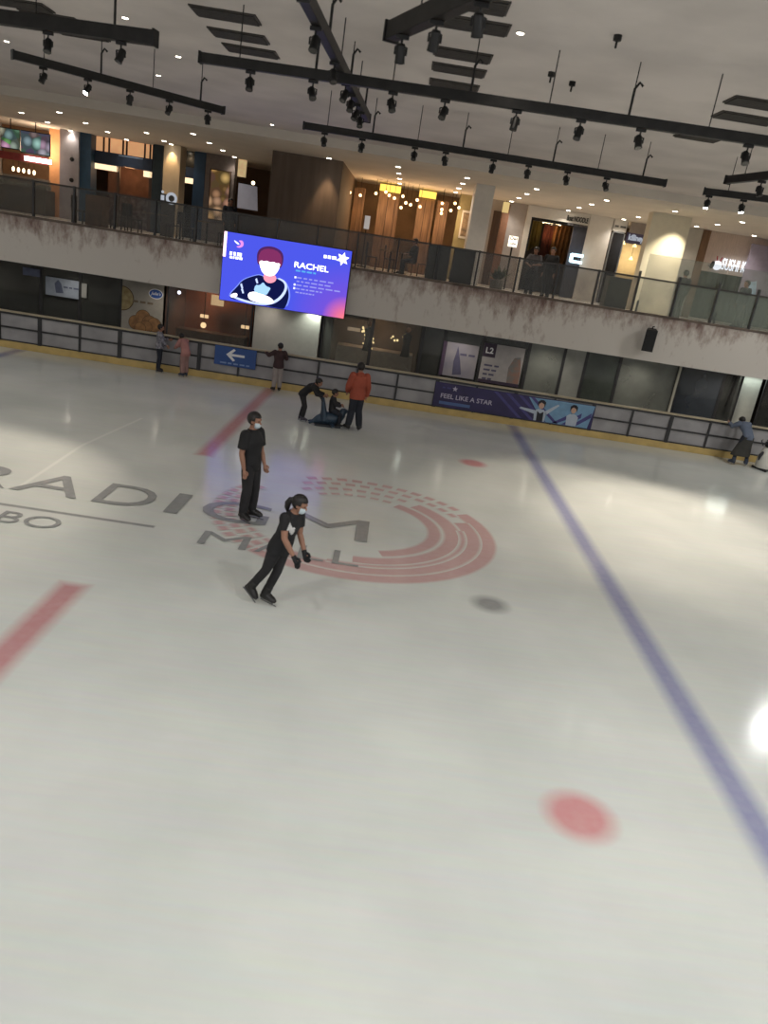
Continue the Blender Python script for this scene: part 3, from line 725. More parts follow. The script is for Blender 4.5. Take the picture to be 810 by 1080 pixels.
# 1 menu screens and counter
for i, (xl, xr, yt, yb, lb) in enumerate(((0.5,20.5,136,156,'lit menu screen with food pictures at the left edge of the picture'),(22,52,140,162,'lit menu screen with food pictures beside the orange wall strip'))):
    a, b, z0, z1 = rc(xl, xr, yt, yb, 31.6)
    r = empty('menu_screen', ((a+b)/2, 31.6, z0), label=lb, cat='menu screen', group='hanging menu screens')
    part(MB().box(a-.01,b+.01,31.62,31.7,z0-.03,z1+.03), 'housing', black_metal, r); part(MB().box(a,b,31.6,31.615,z0,z1), 'display', food_mat('menu_picture_%d' % i, (170, 190, 150) if i == 0 else (190, 200, 206), 2.6, .9, i*3.1, .6), r)
    part(MB().tube([((a+b)/2,31.66,z1),((a+b)/2,31.66,ZC)], .02, 6), 'hanger_pole', black_metal, r)
a, b, z0, z1 = rc(-30, 50, 160, 168, 32.2)
kf = empty('food_kiosk', ((a+b)/2, 32.2, UF), label='food kiosk with red fascia and glass counter under the menu screens', cat='kiosk')
part(MB().box(a,b,32.2,32.3,z0,z1), 'fascia', mat('red_fascia', (150, 62, 60), .6, var=.1), kf)
part(MB().box(a,b,32.0,32.9,UF,UF+.95), 'counter', mat('grey_brown_counter', (104, 96, 86), .6, var=.1), kf)
part(MB().box(a,b,32.05,32.5,UF+.96,UF+1.35), 'display_case', glass_mat('case_glass', (160,170,165), .3), kf)
part(MB().box(a,b-.1,32.35,32.8,UF+.97,UF+1.1), 'trays', mat('tray_food', (180, 176, 160), .6, rgb2=(96, 84, 60), scale=9), kf)
part(MB().box(a,b,34.6,34.7,UF,ZC-.01), 'rear_wall', mat('kiosk_wall', (120, 92, 68), .7, var=.1), kf)
a, b, z0, z1 = rc(25, 53, 166, 171, 32.0)
tl = MB().box(a,b,32.05,32.12,z0,z0+.16).build('tube_lamp', emit_mat('tube_white', (255,250,240), 5)); tag(tl, 'bright white tube lamp above the kiosk counter', 'lamp')
for i, x in enumerate((14,19.5,25,30.5,36)):
    p = atY(x, 178+(x-14)*.19, 33.2)
    o = empty('pendant_bulb', p, label=f'small pendant bulb over the kiosk counter, {ORD[i]} from the left of five', cat='pendant lamp', group='kiosk bulbs')
    part(MB().ball(p, (.05,.05,.09)), 'bulb', emit_mat('bulb_warm', (255,226,180), 5), o); part(MB().tube([p+Vector((0,0,.09)), (p.x,p.y,z0)], .008, 6), 'flex', black_metal, o)
point('kiosk_lamp', (-14.8,32.6,6.2), 70, (255,225,190), .2)
# 2-3 piers
pier('pillar_1', 52, 63, 160, 33.2, mat('amber_wall', (190, 140, 96), .7, var=.06))
pier('pillar_2', 63, 83, 165, 32.6, grey_clad)
pier('pillar_3', 83, 96, 165, 32.7, teal_panel)
for i, (x, y) in enumerate(((76,168),(75.5,190))):
    p = atY(x,y,32.58); o = MB().tube([p+Vector((0,.0,0)),p+Vector((0,-.06,0))], [.085,.07], 12).build('wall_lamp', black_metal, smooth=False); tag(o, ('round black wall fitting, upper of two' if i == 0 else 'round black wall fitting, lower of two')+' on the grey pier', 'wall fitting', 'wall fittings on the grey pier')
# 4 blue fascia shop
a, b, _, _ = rc(97, 161, 150, 180, 33.1)
sf = empty('shopfront', ((a+b)/2, 33.1, UF), label='shopfront with orange lit transom and dark blue fascia', cat='shopfront')
def zz(x, y, Y=33.1): return atY(x, y, Y).z
zt0, zt1 = zz(130,163), min(ZC-.02, zz(130,143)); zf0 = zz(130,176)
part(MB().box(a,b,33.2,33.24,zt0,ZC-.01), 'lit_transom', mat('amber_glow_panel', (236, 178, 128), .6, var=.1, emit=.55, scale=2), sf)
mb = MB()
for t in (0,.18,.27,.5,.56,.86,.95,1.0): mb.box(a+(b-a)*t-.03,a+(b-a)*t+.03,33.14,33.22,zt0,ZC-.01)
part(mb, 'mullions', dark_wood, sf)
part(MB().box(a,b,33.05,33.3,zf0,zt0), 'fascia', navy_panel, sf)
part(MB().box(a+(b-a)*.45,a+(b-a)*.85,33.03,33.05,zt0-.08,zt0-.03), 'fascia_line', mat('fascia_line_blue', (120,140,170), .5), sf)
part(MB().box(a,a+(b-a)*.45,33.1,33.2,zf0-.22,zf0-.02), 'lit_strip', emit_mat('strip_cream', (255,222,176), 1.5), sf)
part(MB().box(a+(b-a)*.86,b,33.1,33.2,zf0-.24,zf0-.02), 'lit_strip', emit_mat('strip_cream', (255,222,176), 1.5), sf)
mb = MB()
for t in (.02,.44,.98): mb.box(a+(b-a)*t-.06,a+(b-a)*t+.06,33.1,33.2,UF,zf0)
part(mb, 'frame_posts', dark_wood, sf)
part(MB().box(a,b,34.9,35,UF,ZC-.01), 'interior_wall', mat('shop_brown', (86, 62, 52), .8, var=.3, scale=2), sf)
part(MB().box(a+.2,b-.2,34.2,34.85,UF,UF+1.3), 'interior_shelf', mat('shelf_goods', (120, 110, 110), .7, rgb2=(54, 42, 40), scale=6), sf)
point('shop_lamp', ((a+b)/2, 34, 5.9), 30, (255,190,130), .2)
# chairs / counter blocks in the seating area behind the balustrade are built below
pier('pillar_4', 161, 171, 175, 32.8, mat('dark_teal_panel', (38, 52, 60), .6, var=.1))
ca, cb = pier('pillar_5', 172, 189.5, 180, 31.6, mat('beige_concrete', (176, 160, 136), .8, var=.08, scale=2), .8)
spot('pillar_wash', ((ca+cb)/2, 31.45, ZC-.05), 120, 60, (255,214,160), (0,.08,-1), .7)
p = atZ(181,152.5,ZC); downlight((ca+cb)/2, 31.4, ZC, 'recessed downlight washing the beige concrete pillar', 'walkway downlights', 10)
a, b, z0, z1 = rc(190, 204, 170, 210, 33.2)
dk = empty('dark_shop_window', ((a+b)/2,33.2,UF), label='narrow dark shop window with cream lit strip beside the concrete pillar', cat='shop window')
part(MB().box(a,b,33.3,33.36,UF,ZC), 'pane', mat('near_black_glass', (24,22,24), .15, var=.3), dk)
zs = atY(196,190,33.2).z; part(MB().box(a,b,33.2,33.28,zs-.1,zs+.1), 'lit_strip', emit_mat('strip_cream', (255,222,176), 1.5), dk); part(MB().box(a,b,33.18,33.3,zs+.1,zs+.5), 'fascia', navy_panel, dk)
pier('pillar_6', 204, 216, 185, 33.0, mat('deep_blue_panel', (34, 62, 90), .5, var=.08))
# iO sign
p = atY(176,208,29.5)
sg = empty('logo_sign', (p.x, 29.5, UF), label='small white ring-shaped logo sign before the concrete pillar', cat='sign')
wz = emit_mat('sign_white', (200,206,216), .7)
part(MB().tube([(p.x+.17+.16*math.cos(2*PI*k/18), 29.5, p.z-.02+.16*math.sin(2*PI*k/18)) for k in range(19)], .05, 8, False), 'ring', wz, sg)
part(MB().ball((p.x-.16,29.5,p.z+.16), .05).box(p.x-.21,p.x-.1,29.47,29.52,p.z-.12,p.z+.05), 'letter', wz, sg)
part(MB().box(p.x-.2,p.x+.3,29.54,29.6,UF,p.z+.1), 'sign_board', mat('sign_board_dark', (72,66,60), .7), sg)
# 8 grey wall and backlit picture
a, b = pier('pillar_7', 216, 247, 190, 32.8, mat('grey_brown_wall', (116, 106, 102), .8, var=.08), .5)
xa, xb, z0, z1 = rc(221, 241, 180, 232, 32.7)
pp = empty('picture_panel', ((xa+xb)/2,32.7,z0), label='tall backlit orange picture panel on the grey brown wall', cat='picture panel')
part(MB().box(xa-.04,xb+.04,32.72,32.78,z0-.04,z1+.04), 'frame', dark_wood, pp); part(MB().box(xa,xb,32.7,32.72,z0,z1), 'picture', food_mat('orange_food_picture', (226, 164, 112), 2.6, .8, 5, .86), pp)
# 9 recess with banner
a, b, z0, z1 = rc(251, 273, 194, 221, 31.4)
bb = empty('hanging_banner', ((a+b)/2,31.4,z0), label='pale grey banner hanging between the picture panel and the brown wall block', cat='banner')
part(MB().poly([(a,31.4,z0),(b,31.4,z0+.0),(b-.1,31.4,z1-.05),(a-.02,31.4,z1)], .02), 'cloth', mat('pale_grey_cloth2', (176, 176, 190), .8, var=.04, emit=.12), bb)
part(MB().bar((a-.05,31.41,z1),(b+.0,31.41,z1-.03),.03,.03), 'top_bar', black_metal, bb)
a, b, z0, z1 = rc(246, 259, 168, 186, 33.3)
lb_ = MB().box(a,b,33.3,33.5,z0,z1).build('mounted_light_box', mat('cream_light_box', (230, 200, 150), .6, emit=.5, var=.1)); tag(lb_, 'cream light box high up beside the picture panel', 'light box')
p = atY(267,193,32.0); o = MB().ball(p, .07).build('pendant_globe_lamp', emit_mat('bulb_warm', (255,226,180), 5)); tag(o, 'single small bright globe lamp above the pale grey banner', 'lamp')
# 10 brown wall block
a, b = atY(284,200,27.7).x, atY(357,214,27.7).x
structure(MB().box(a,b,27.7,YR,UF,ZC).build('wall_block', mat('brown_stone', (98, 84, 74), .75, var=.12, scale=2, stretch=(3,3,.3))))
spot('wall_wash', (-2.98,27.35,ZC-.06), 160, 52, (255,216,168), (0,.12,-1), .8); downlight(-2.98,27.2,ZC,'recessed downlight washing the right end of the brown wall block','walkway downlights',10)
# 11 pendant lit restaurant
xa, xb = b, atY(497,230,33).x
structure(MB().box(xa,xb,35.2,35.3,UF,ZC).build('wall_restaurant', mat('restaurant_wall', (134, 108, 86), .75, var=.2, scale=1.2)))
panels = ((365,384,213,'farthest left'),(398,420,220,'second from the left, with a yellow lamp box'),(439,457,226,'third from the left, with a yellow lamp box'),(459,471,230,'fourth from the left'))
for i, (xl, xr, ym, lb) in enumerate(panels):
    a, b = max(atY(xl,ym,33.4).x, xa+.06), atY(xr,ym,33.4).x
    r = empty('wood_panel', ((a+b)/2,33.4,UF), label=f'tall wood panel of the restaurant, {lb}', cat='wood panel', group='restaurant wood panels')
    part(MB().box(a,b,33.4,33.5,UF,ZC-.35), 'board', wood, r, bevel=.01)
    part(MB().box(a+(b-a)*.42,a+(b-a)*.46,33.385,33.4,UF,ZC-.4).box(a+(b-a)*.80,a+(b-a)*.84,33.385,33.4,UF,ZC-.4), 'batten', dark_wood, r)
    if i in (1,2): part(MB().box(a,b,33.2,33.4,ZC-.33,ZC-.08), 'lamp_box', emit_mat('lamp_box_yellow', (255,206,90), 1.7), r)
    spot('panel_wash', ((a+b)/2,33.1,ZC-.4), 46, 46, (255,206,146), (0,.12,-1), .7)
pend = [(366,187),(368,192),(369,203),(366,207),(380,206),(396.5,204),(407,202.5),(410.5,206),(416,209),(425,207),(428,214),(433,216),(423,219),(440,211),(443,218),(466.5,214.5),(466,221),(465.5,225),(480,214.5),(484,219),(475.5,222)]
for i, (x, y) in enumerate(pend):
    p = atY(x, y, 31.6+(i*37 % 10)*.15)
    o = empty('pendant_lamp', p, label=f'glowing pendant globe in the wood panelled restaurant, number {i+1} counted from the left', cat='pendant lamp', group='restaurant pendant lamps')
    part(MB().ball(p, .055, 12, 8), 'globe', emit_mat('globe_warm', (255,208,140), 7), o); part(MB().tube([p+Vector((0,0,.06)), (p.x,p.y,ZC)], .007, 6), 'flex', black_metal, o); part(MB().tube([p+Vector((0,0,.06)), p+Vector((0,0,.11))], [.03,.02], 8), 'cap', mat('brass', (150,110,60), .35, .8), o)
for x, y_, w in ((-1.6,32.4,40),(.1,32.3,40),(1.5,32.4,30)): point('restaurant_lamp', (x,y_,6.1), w, (255,206,150), .25)
p = atY(387,235,30.6); o = empty('menu_stand', (p.x,30.6,UF), label='tall narrow white menu stand at the restaurant entrance', cat='menu stand')
part(MB().box(p.x-.10,p.x+.10,30.6,30.64,p.z-.22,p.z+.25), 'board', mat('white_lit_board', (220,222,224), .6, emit=.3, var=.03), o); part(MB().tube([(p.x,30.66,UF),(p.x,30.66,p.z+.2)], .02).tube([(p.x,30.66,UF),(p.x,30.66,UF+.03)], .2, 16), 'stand', black_metal, o)
# booths, tables, chairs behind the balustrade
booth_m = mat('dark_booth', (36, 36, 34), .6, var=.2); table_m = mat('table_wood', (112, 90, 68), .45, var=.15); chair_m = mat('chair_dark', (44, 40, 38), .6, var=.2)
def booth(x0, x1, y, label):
    r = empty('booth_sofa', ((x0+x1)/2,y,UF), label=label, cat='sofa', group='booth sofas')
    part(MB().box(x0,x1,y,y+.14,UF,UF+1.15), 'backrest', booth_m, r, bevel=.03); part(MB().box(x0,x1,y+.15,y+.7,UF+.12,UF+.48), 'seat', booth_m, r, bevel=.04); part(MB().box(x0+.05,x1-.05,y+.2,y+.65,UF,UF+.12), 'plinth', black_metal, r)
x0, x1 = atY(449,285,26.2).x, atY(499,285,26.2).x
booth(x0, (x0+x1)/2-.05, 26.2, 'black booth sofa behind the balustrade, left of the two before the framed poster'); booth((x0+x1)/2+.05, x1, 26.2, 'black booth sofa behind the balustrade, next to the white corner column')
def table(x, y, label, r_=.4):
    r = empty('cafe_table', (x,y,UF), label=label, cat='table', group='upstairs tables')
    part(MB().tube([(x,y,UF+.71),(x,y,UF+.75)], r_, 24), 'top', table_m, r); part(MB().tube([(x,y,UF+.02),(x,y,UF+.71)], .035, 10), 'column', black_metal, r); part(MB().tube([(x,y,UF),(x,y,UF+.025)], .24, 20), 'foot_plate', black_metal, r)
def chair(x, y, rz, label):
    r = empty('cafe_chair', (x,y,UF), rz, label=label, cat='chair', group='upstairs chairs')
    MB().box(-.21,.21,-.21,.21,.43,.47).build('seat', chair_m, r, bevel=.01); MB().box(-.21,.21,-.22,-.18,.52,.92).build('backrest', chair_m, r, bevel=.01)
    for sx in (-.18,.18):
        for sy in (-.18,.18): MB().bar((sx,sy,0),(sx,sy,.43 if sy > 0 else .9),.035,.035).build('leg', chair_m, r)
for i, (x, lb) in enumerate(((-10.6,'behind the left balustrade before the blue fascia shop'),(-8.7,'before the concrete pillar'),(-6.9,'before the picture panel'),(-.55,'before the second wood panel'),(.05,'before the third wood panel'))):
    y = 27.6 if i < 3 else 29.2+i*.1
    table(x-.2 if i == 4 else x, y-(1.5 if i == 3 else 0), f'round wooden cafe table {lb}')
    chair(x-.65, y-.1-(1.5 if i == 3 else 0), -PI/2, f'dark wooden chair left of the table {lb}'); chair(x+(.62), y+.05-(1.5 if i == 3 else .0), PI/2, f'dark wooden chair right of the table {lb}')
# low counter, left: brown cabinet by the glass
a, b, _, _ = rc(91, 109, 210, 235, 25.4); o = MB().box(a,b,25.3,25.9,UF,UF+1.0).build('wooden_cabinet', mat('brown_cabinet', (126, 98, 78), .6, var=.15, scale=4), bevel=.02); tag(o, 'low brown wooden cabinet just behind the left balustrade', 'cabinet')
# 12 olive wall with framed poster
a, b = pier('pillar_8', 481, 500, 235, 33.0, olive, .4)
xa, xb, z0, z1 = rc(485.5, 497, 222, 252, 32.9)
po = empty('framed_poster', ((xa+xb)/2,32.9,z0), label='white framed dark poster on the olive wall left of the white column', cat='poster')
part(MB().box(xa,xb,32.94,32.98,z0,z1), 'frame', white_paint, po); part(MB().box(xa+.06,xb-.06,32.92,32.94,z0+.08,z1-.08), 'print', mat('dark_floral_print', (44,42,40), .6, rgb2=(150,130,108), scale=4), po)
spot('poster_wash', ((xa+xb)/2,32.5,ZC-.05), 50, 50, (255,206,130), (0,.15,-1), .7)
# 13 white corner column
a, b = pier('pillar_9', 497.5, 517.5, 225, 27.8, white_paint, 1.0)
# 14 brown doorway
xa, xb = atY(517,235,33.0).x, atY(556,240,33.0).x
structure(MB().box(xa-.5,xb,33.1,33.3,UF,ZC).build('wall_doorway', mat('grey_mauve_wall', (164, 156, 152), .75, var=.05)))
dr = empty('door_panel', ((xa+xb)/2-.5,33.0,UF), label='dark brown door with copper strip beside the white corner column', cat='door')
u0, u1, z0, z1 = rc(518, 526, 222, 258, 33.0); part(MB().box(u0,u1,33.0,33.09,UF,z1), 'leaf', dark_wood, dr)
u2, u3, _, _ = rc(527, 535, 215, 258, 33.0); part(MB().box(u2,u3,33.0,33.09,UF,z1+.3), 'copper_strip', mat('copper_wood', (128, 92, 72), .5, var=.1), dr)
p = atY(533.5,219,32.6); o = empty('hanging_lantern', p, label='cream cylindrical lantern above the copper door strip', cat='lamp'); part(MB().tube([p-Vector((0,0,.18)),p+Vector((0,0,.2))], .13, 16), 'shade', emit_mat('lantern_cream', (240,208,140), .8), o); part(MB().tube([p+Vector((0,0,.2)),(p.x,p.y,ZC)], .01, 6), 'flex', black_metal, o)
# small lit sign and plants
a, b, z0, z1 = rc(536.5, 546, 249, 260.5, 30.5)
o = empty('cafe_sign', ((a+b)/2,30.5,UF), label='small bright white cafe sign on a stand beside the white framed shop', cat='sign')
part(MB().box(a,b,30.5,30.6,z0,z1), 'light_box', emit_mat('sign_box_white', (255,246,226), 1.8), o); part(MB().box((a+b)/2-.03,(a+b)/2+.03,30.53,30.58,UF,z0), 'stand', black_metal, o)
wall_text('lettering', 'Owl', ((a+b)/2,30.495,z0+.30), .13, mat('brown_ink', (110,80,60), .7), o, width=.28, bold=.02, depth=.006); wall_text('lettering', 'cafe', ((a+b)/2,30.495,z0+.12), .09, mat('brown_ink', (110,80,60), .7), o, width=.24, bold=.02, depth=.006)
leaf_m = mat('dull_leaf', (66, 78, 54), .6, var=.3)
def plant(x, y, h, label):
    r = empty('potted_plant', (x,y,UF), label=label, cat='plant', group='potted plants upstairs')
    part(MB().tube([(x,y,UF),(x,y,UF+.35)], [.13,.18], 14), 'pot', mat('grey_pot', (120,116,110), .7), r)
    mb = MB(); rnd = random.Random(int(x*100))
    for q in range(46):
        an, el = rnd.uniform(0,2*PI), rnd.uniform(.3,1.4); l = h*rnd.uniform(.5,1)
        d = Vector((math.cos(an)*math.cos(el), math.sin(an)*math.cos(el), math.sin(el))); c = Vector((x,y,UF+.34)); t = c+d*l*.8; sd = d.cross(Vector((0,0,1))).normalized()*l*.09
        mb.poly([c+d*.05, c+d*l*.45+sd, t, c+d*l*.45-sd], .004, sd.cross(d))
    part(mb, 'leaves', leaf_m, r)
p = atY(532,268,28.3); plant(p.x, 28.3, .75, 'leafy plant left of the small white cafe sign'); p = atY(514,290,27.2); plant(p.x+.3, 27.3, .5, 'small plant at the foot of the white corner column')
# 16 white framed dark shop
a, b, _, _ = rc(555, 606, 225, 290, 33.0); zt = atY(588,233,33).z
ws = empty('white_shopfront', ((a+b)/2,33,UF), label='white framed shopfront with dark interior, drapes and chandelier', cat='shopfront')
part(MB().box(a-.2,a,32.9,33.4,UF,zt).box(a-.2,atY(616,260,32.9).x-.02,32.9,33.4,zt,ZC-.01), 'surround', white_paint, ws)
part(MB().box(a,b+.1,35.6,35.7,UF,zt), 'interior_wall', mat('dim_interior', (70, 62, 58), .8, rgb2=(36,34,36), scale=1.2), ws)
def drape(x0, x1, y, z0, z1, nm, m):
    mb = MB(); n = 24; prev = None
    for k in range(n+1):
        t = k/n; q = Vector((x0+(x1-x0)*t, y+.05*math.sin(t*26), 0)); c = (mb.bm.verts.new((q.x,q.y,z0+.35*math.sin(t*PI*.5))), mb.bm.verts.new((q.x,q.y,z1)))
        if prev: mb.bm.faces.new((prev[0], c[0], c[1], prev[1]))
        prev = c
    bmesh.ops.solidify(mb.bm, geom=mb.bm.faces[:], thickness=.02)
    part(mb, nm, m, ws, smooth=True)
L_ = b-a
drape(a+L_*.42, a+L_*.74, 34.4, UF+1.3, zt-.1, 'red_drape', mat('rust_drape', (98, 50, 40), .8, var=.15)); drape(a+L_*.62, a+L_*.98, 34.2, UF+.9, zt, 'amber_drape', mat('amber_drape', (132, 92, 52), .8, var=.15)); drape(a+L_*.12, a+L_*.40, 34.6, UF+1.5, zt, 'olive_drape', mat('olive_drape', (104, 92, 44), .8, var=.15))
p = atY(582,235.5,34.0); mb = MB()
for k in range(9):
    t = 2*PI*k/9; mb.ball((p.x+.34*math.cos(t),34+.34*math.sin(t),p.z+.03*(k%2)), .055, 8, 6)
part(mb, 'chandelier_bulbs', emit_mat('bulb_warm', (255,226,180), 5), ws); part(MB().tube([(p.x+.34*math.cos(2*PI*k/18),34+.34*math.sin(2*PI*k/18),p.z-.05) for k in range(19)], .015, 6, False).tube([(p.x,34,p.z-.05),(p.x,34,ZC)], .012, 6).bar((p.x-.34,34,p.z-.05),(p.x+.34,34,p.z-.05),.02,.02), 'chandelier_ring', black_metal, ws)
for x, y in ((561,227.5),(570,230)):
    p = atY(x,y,33.8); part(MB().tube([p-Vector((0,0,.09)),p+Vector((0,0,.09))], .05, 10), 'hanging_bulb', emit_mat('bulb_warm', (255,226,180), 5), ws)
part(MB().box(a,a+.1,33.05,33.15,UF,zt).box(a+L_*.98,a+L_*1.02,33.05,33.15,UF,zt).box(a,b,33.05,33.15,zt-.12,zt), 'door_frame', black_metal, ws)
point('white_shop_lamp', ((a+b)/2,34.0,6.0), 20, (255,206,150), .2)
# sign text on the white header
u0, u1, z0, z1 = rc(597, 621, 228, 239, 32.85)
wall_text('lettering', 'Boat NOODLE', ((u0+u1)/2,32.88,(z0+z1)/2+.08), .2, mat('black_print2', (24,24,26), .6), ws, width=(u1-u0)*.96, bold=.025, depth=.02)
word_bars('fine_print', ((u0+u1)/2+.05,32.89,(z0+z1)/2-.14), (u1-u0)*.9, .08, mat('grey_print', (90,88,90), .6), ws, 5, .015)
# dark panel right of the drapes with C sign
u0, u1, z0, z1 = rc(598, 616, 240, 305, 33.0)
part(MB().box(u0,u1,33.0,33.1,UF,zt-.05), 'dark_panel', mat('dark_blue_grey_panel', (60, 62, 74), .5, var=.12), ws)
p = atY(607.5,272.5,32.7)
cs = empty('hanging_sign', (p.x,32.7,p.z), label='glowing pale blue bracket-shaped sign on the dark panel of the white shopfront', cat='sign')
gl = emit_mat('sign_ice_blue', (206,240,252), 2.4)
part(MB().box(p.x-.25,p.x-.12,32.68,32.78,p.z-.16,p.z+.16).box(p.x-.2,p.x+.27,32.68,32.78,p.z+.06,p.z+.18).box(p.x-.2,p.x+.27,32.68,32.78,p.z-.19,p.z-.08), 'symbol', gl, cs); part(MB().box(p.x-.1,p.x+.1,32.8,32.98,p.z-.05,p.z+.05), 'bracket', black_metal, cs)
# 17 white pier, slit
pier('pillar_10', 616, 641, 260, 32.9, white_paint, .5)
u0, u1, z0, z1 = rc(640.5, 652, 245, 300, 33.0)
o = empty('slit_window', ((u0+u1)/2,33,UF), label='tall narrow dark window between the white pier and the amber cafe', cat='shop window')
part(MB().box(u0,u1,33.0,33.05,UF,z1), 'pane', mat('near_black_glass', (0,0,0)), o); part(MB().box(u0-.05,u0,32.95,33.1,UF,z1).box(u1,u1+.05,32.95,33.1,UF,z1).box(u0,u1,32.95,33.1,z1,z1+.06), 'frame', steel, o)
structure(MB().box(u0-.05,u1+.05,32.98,33.3,z1+.06,ZC).build('trim_2', white_paint))
word_bars('fine_print', ((u0+u1)/2,32.94,z1+.25), .45, .07, mat('grey_print', (90,88,90)), o, 2)
# 18 amber cafe
u0, u1, z0, z1 = rc(652.5, 684, 245, 300, 34.0)
ac = empty('amber_cafe_front', ((u0+u1)/2,34,UF), label='amber lit cafe front with small pendants left of the broad white column', cat='shopfront')
z_s = atY(668,258,34).z
part(MB().box(u0,u1+.4,33.3,33.45,z_s+.05,ZC), 'header', mat('grey_mauve_wall', (150,140,136)), ac); part(MB().box(u0,u1+.4,34.6,34.7,UF,z_s+.05), 'rear_wall', mat('amber_wall2', (196, 182, 150), .7, var=.06), ac)
part(MB().box(u0-.3,u0-.2,33.3,34.6,UF,z_s+.05), 'side_wall', white_paint, ac)
pr = atY(671,252,33.25); wall_text('lettering', 'killiney', (pr.x,33.28,pr.z), .3, emit_mat('sign_white', (226,232,240), 1.0), ac, width=.62, bold=.03, depth=.03)
part(MB().box(pr.x-.42,pr.x+.36,33.285,33.3,pr.z-.2,pr.z+.2), 'sign_plate', mat('violet_plate', (96, 92, 128), .5), ac)
for i, (x, y) in enumerate(((657.5,256),(669.5,259),(652,270),(665.5,272.5))):
    p = atY(x, y, 33.75+.22*(i%3)); o = empty('pendant_lamp', p, label=f'small cafe pendant with glowing shade, {ORD[i]} of four in the amber cafe', cat='pendant lamp', group='amber cafe pendants')
    part(MB().tube([p+Vector((0,0,-.06)),p+Vector((0,0,.08))], [.09,.03], 14), 'shade', emit_mat('globe_warm2', (255,226,160), 2.6), o); part(MB().tube([p+Vector((0,0,.08)),(p.x,p.y,ZC)], .008, 6), 'flex', black_metal, o)
point('amber_lamp', ((u0+u1)/2,33.9,5.7), 36, (255,226,178), .2)
c0, c1, _, _ = rc(657,668,290,318,28.8)
# dark counter behind the glass in front of the cafe
u2, u3, _, _ = rc(640, 664, 295, 320, 27.2); o = MB().box(u2,u3,27.2,27.8,UF,UF+1.05).build('dark_counter', mat('dark_green_counter', (72, 78, 72), .5, var=.1), bevel=.02); tag(o, 'dark waist-high counter behind the glass left of the broad white column', 'counter')
# 19 broad white column
a, b = atY(683,250,27.8).x, atY(723,258,27.8).x
structure(MB().box(a,b,27.8,28.3,UF,ZC).build('pillar_11', mat('cream_paint', (216, 210, 192), .7, var=.03)))
spot('column_wash', (b-.35,27.0,ZC-.05), 420, 74, (255,240,206), (-.1,.40,-1), 1.0)
# 20 sushi restaurant
Ysu = 31.5
structure(MB().box(b,atY(738,260,Ysu).x-.02,Ysu,Ysu+.2,UF,ZC).build('wall_grey', mat('soft_grey_wall', (176, 172, 164), .7, var=.04)))
u0 = atY(738,260,Ysu).x; u1 = XR
su = empty('sushi_restaurant_front', ((u0+u1)/2,Ysu,UF), label='sushi restaurant front with wood wall and dark noren curtains at the right', cat='shopfront')
zn = atY(770,290,Ysu).z
part(MB().box(u0+.3,u1,Ysu,Ysu+.2,zn,ZC), 'header', mat('peach_wood', (196, 178, 166), .6, var=.08, stretch=(4,4,.5)), su)
part(MB().box(u0,u0+.3,Ysu,Ysu+.25,UF,ZC), 'timber_post', wood, su)
mb = MB(); n = 40; x = u0+.35
ncl = mat('noren_cloth', (74, 74, 70), .85, rgb2=(112,112,106), scale=3, stretch=(8,8,.3))
for q in range(5):
    prev = None; w = .72
    for k in range(13):
        t = k/12; c = (mb.bm.verts.new((x+w*t, Ysu+.1+.04*math.sin(t*14), UF+.05)), mb.bm.verts.new((x+w*t, Ysu+.1+.02*math.sin(t*14), zn)))
        if prev: mb.bm.faces.new((prev[0],c[0],c[1],prev[1]))
        prev = c
    x += w+.03
bmesh.ops.solidify(mb.bm, geom=mb.bm.faces[:], thickness=.015); part(mb, 'noren_curtain', ncl, su, smooth=True)
part(MB().box(x,u1,Ysu+.05,Ysu+.15,UF,zn), 'shutter', mat('grey_green_panel', (120,124,118), .6, var=.1), su)
pl = atY(773.5,283,Ysu-.1); 
sgn = empty('restaurant_sign', (pl.x,Ysu-.05,pl.z), label='white lettered restaurant sign with small bowl logo on the right', cat='sign')
slit = emit_mat('sign_bright', (240,246,255), 1.7)
t0, t1 = atY(760.5,279,Ysu).x, atY(797,285,Ysu).x; zc_ = atY(774,281.5,Ysu).z
part(MB().bar((t0-.5,Ysu-.04,zc_-.1),(t1,Ysu-.04,zc_-.1),.03,.03), 'mounting_rail', black_metal, sgn)
wall_text('lettering', 'SUSHI KING', ((t0+t1)/2,Ysu-.10,zc_+.04), .42, slit, sgn, width=t1-t0, bold=.0, depth=.03)
lg = atY(755.5,280,Ysu); part(MB().tube([(lg.x,Ysu-.12,lg.z),(lg.x,Ysu-.06,lg.z)], .17, 20), 'logo_disc', slit, sgn); part(MB().tube([(lg.x-.05,Ysu-.08,lg.z+.12),(lg.x-.08,Ysu-.08,lg.z+.34)], .022, 8).tube([(lg.x+.06,Ysu-.08,lg.z+.12),(lg.x+.12,Ysu-.08,lg.z+.32)], .022, 8), 'logo_strokes', mat('sign_red', (150,44,46), .5, emit=.15), sgn); part(MB().tube([(lg.x-.26,Ysu-.18,lg.z),(lg.x-.20,Ysu-.18,lg.z-.01)], .14, 16), 'logo_backing', black_metal, sgn)
v0 = atY(789.5,270,Ysu-.3).x
o = MB().box(v0,u1,Ysu-.35,Ysu-.25,zn-.6,ZC-.25).build('hanging_banner', mat('lilac_print', (160, 152, 172), .7, var=.06), bevel=.01); tag(o, 'big pale lilac banner panel beside the sushi restaurant sign', 'banner')
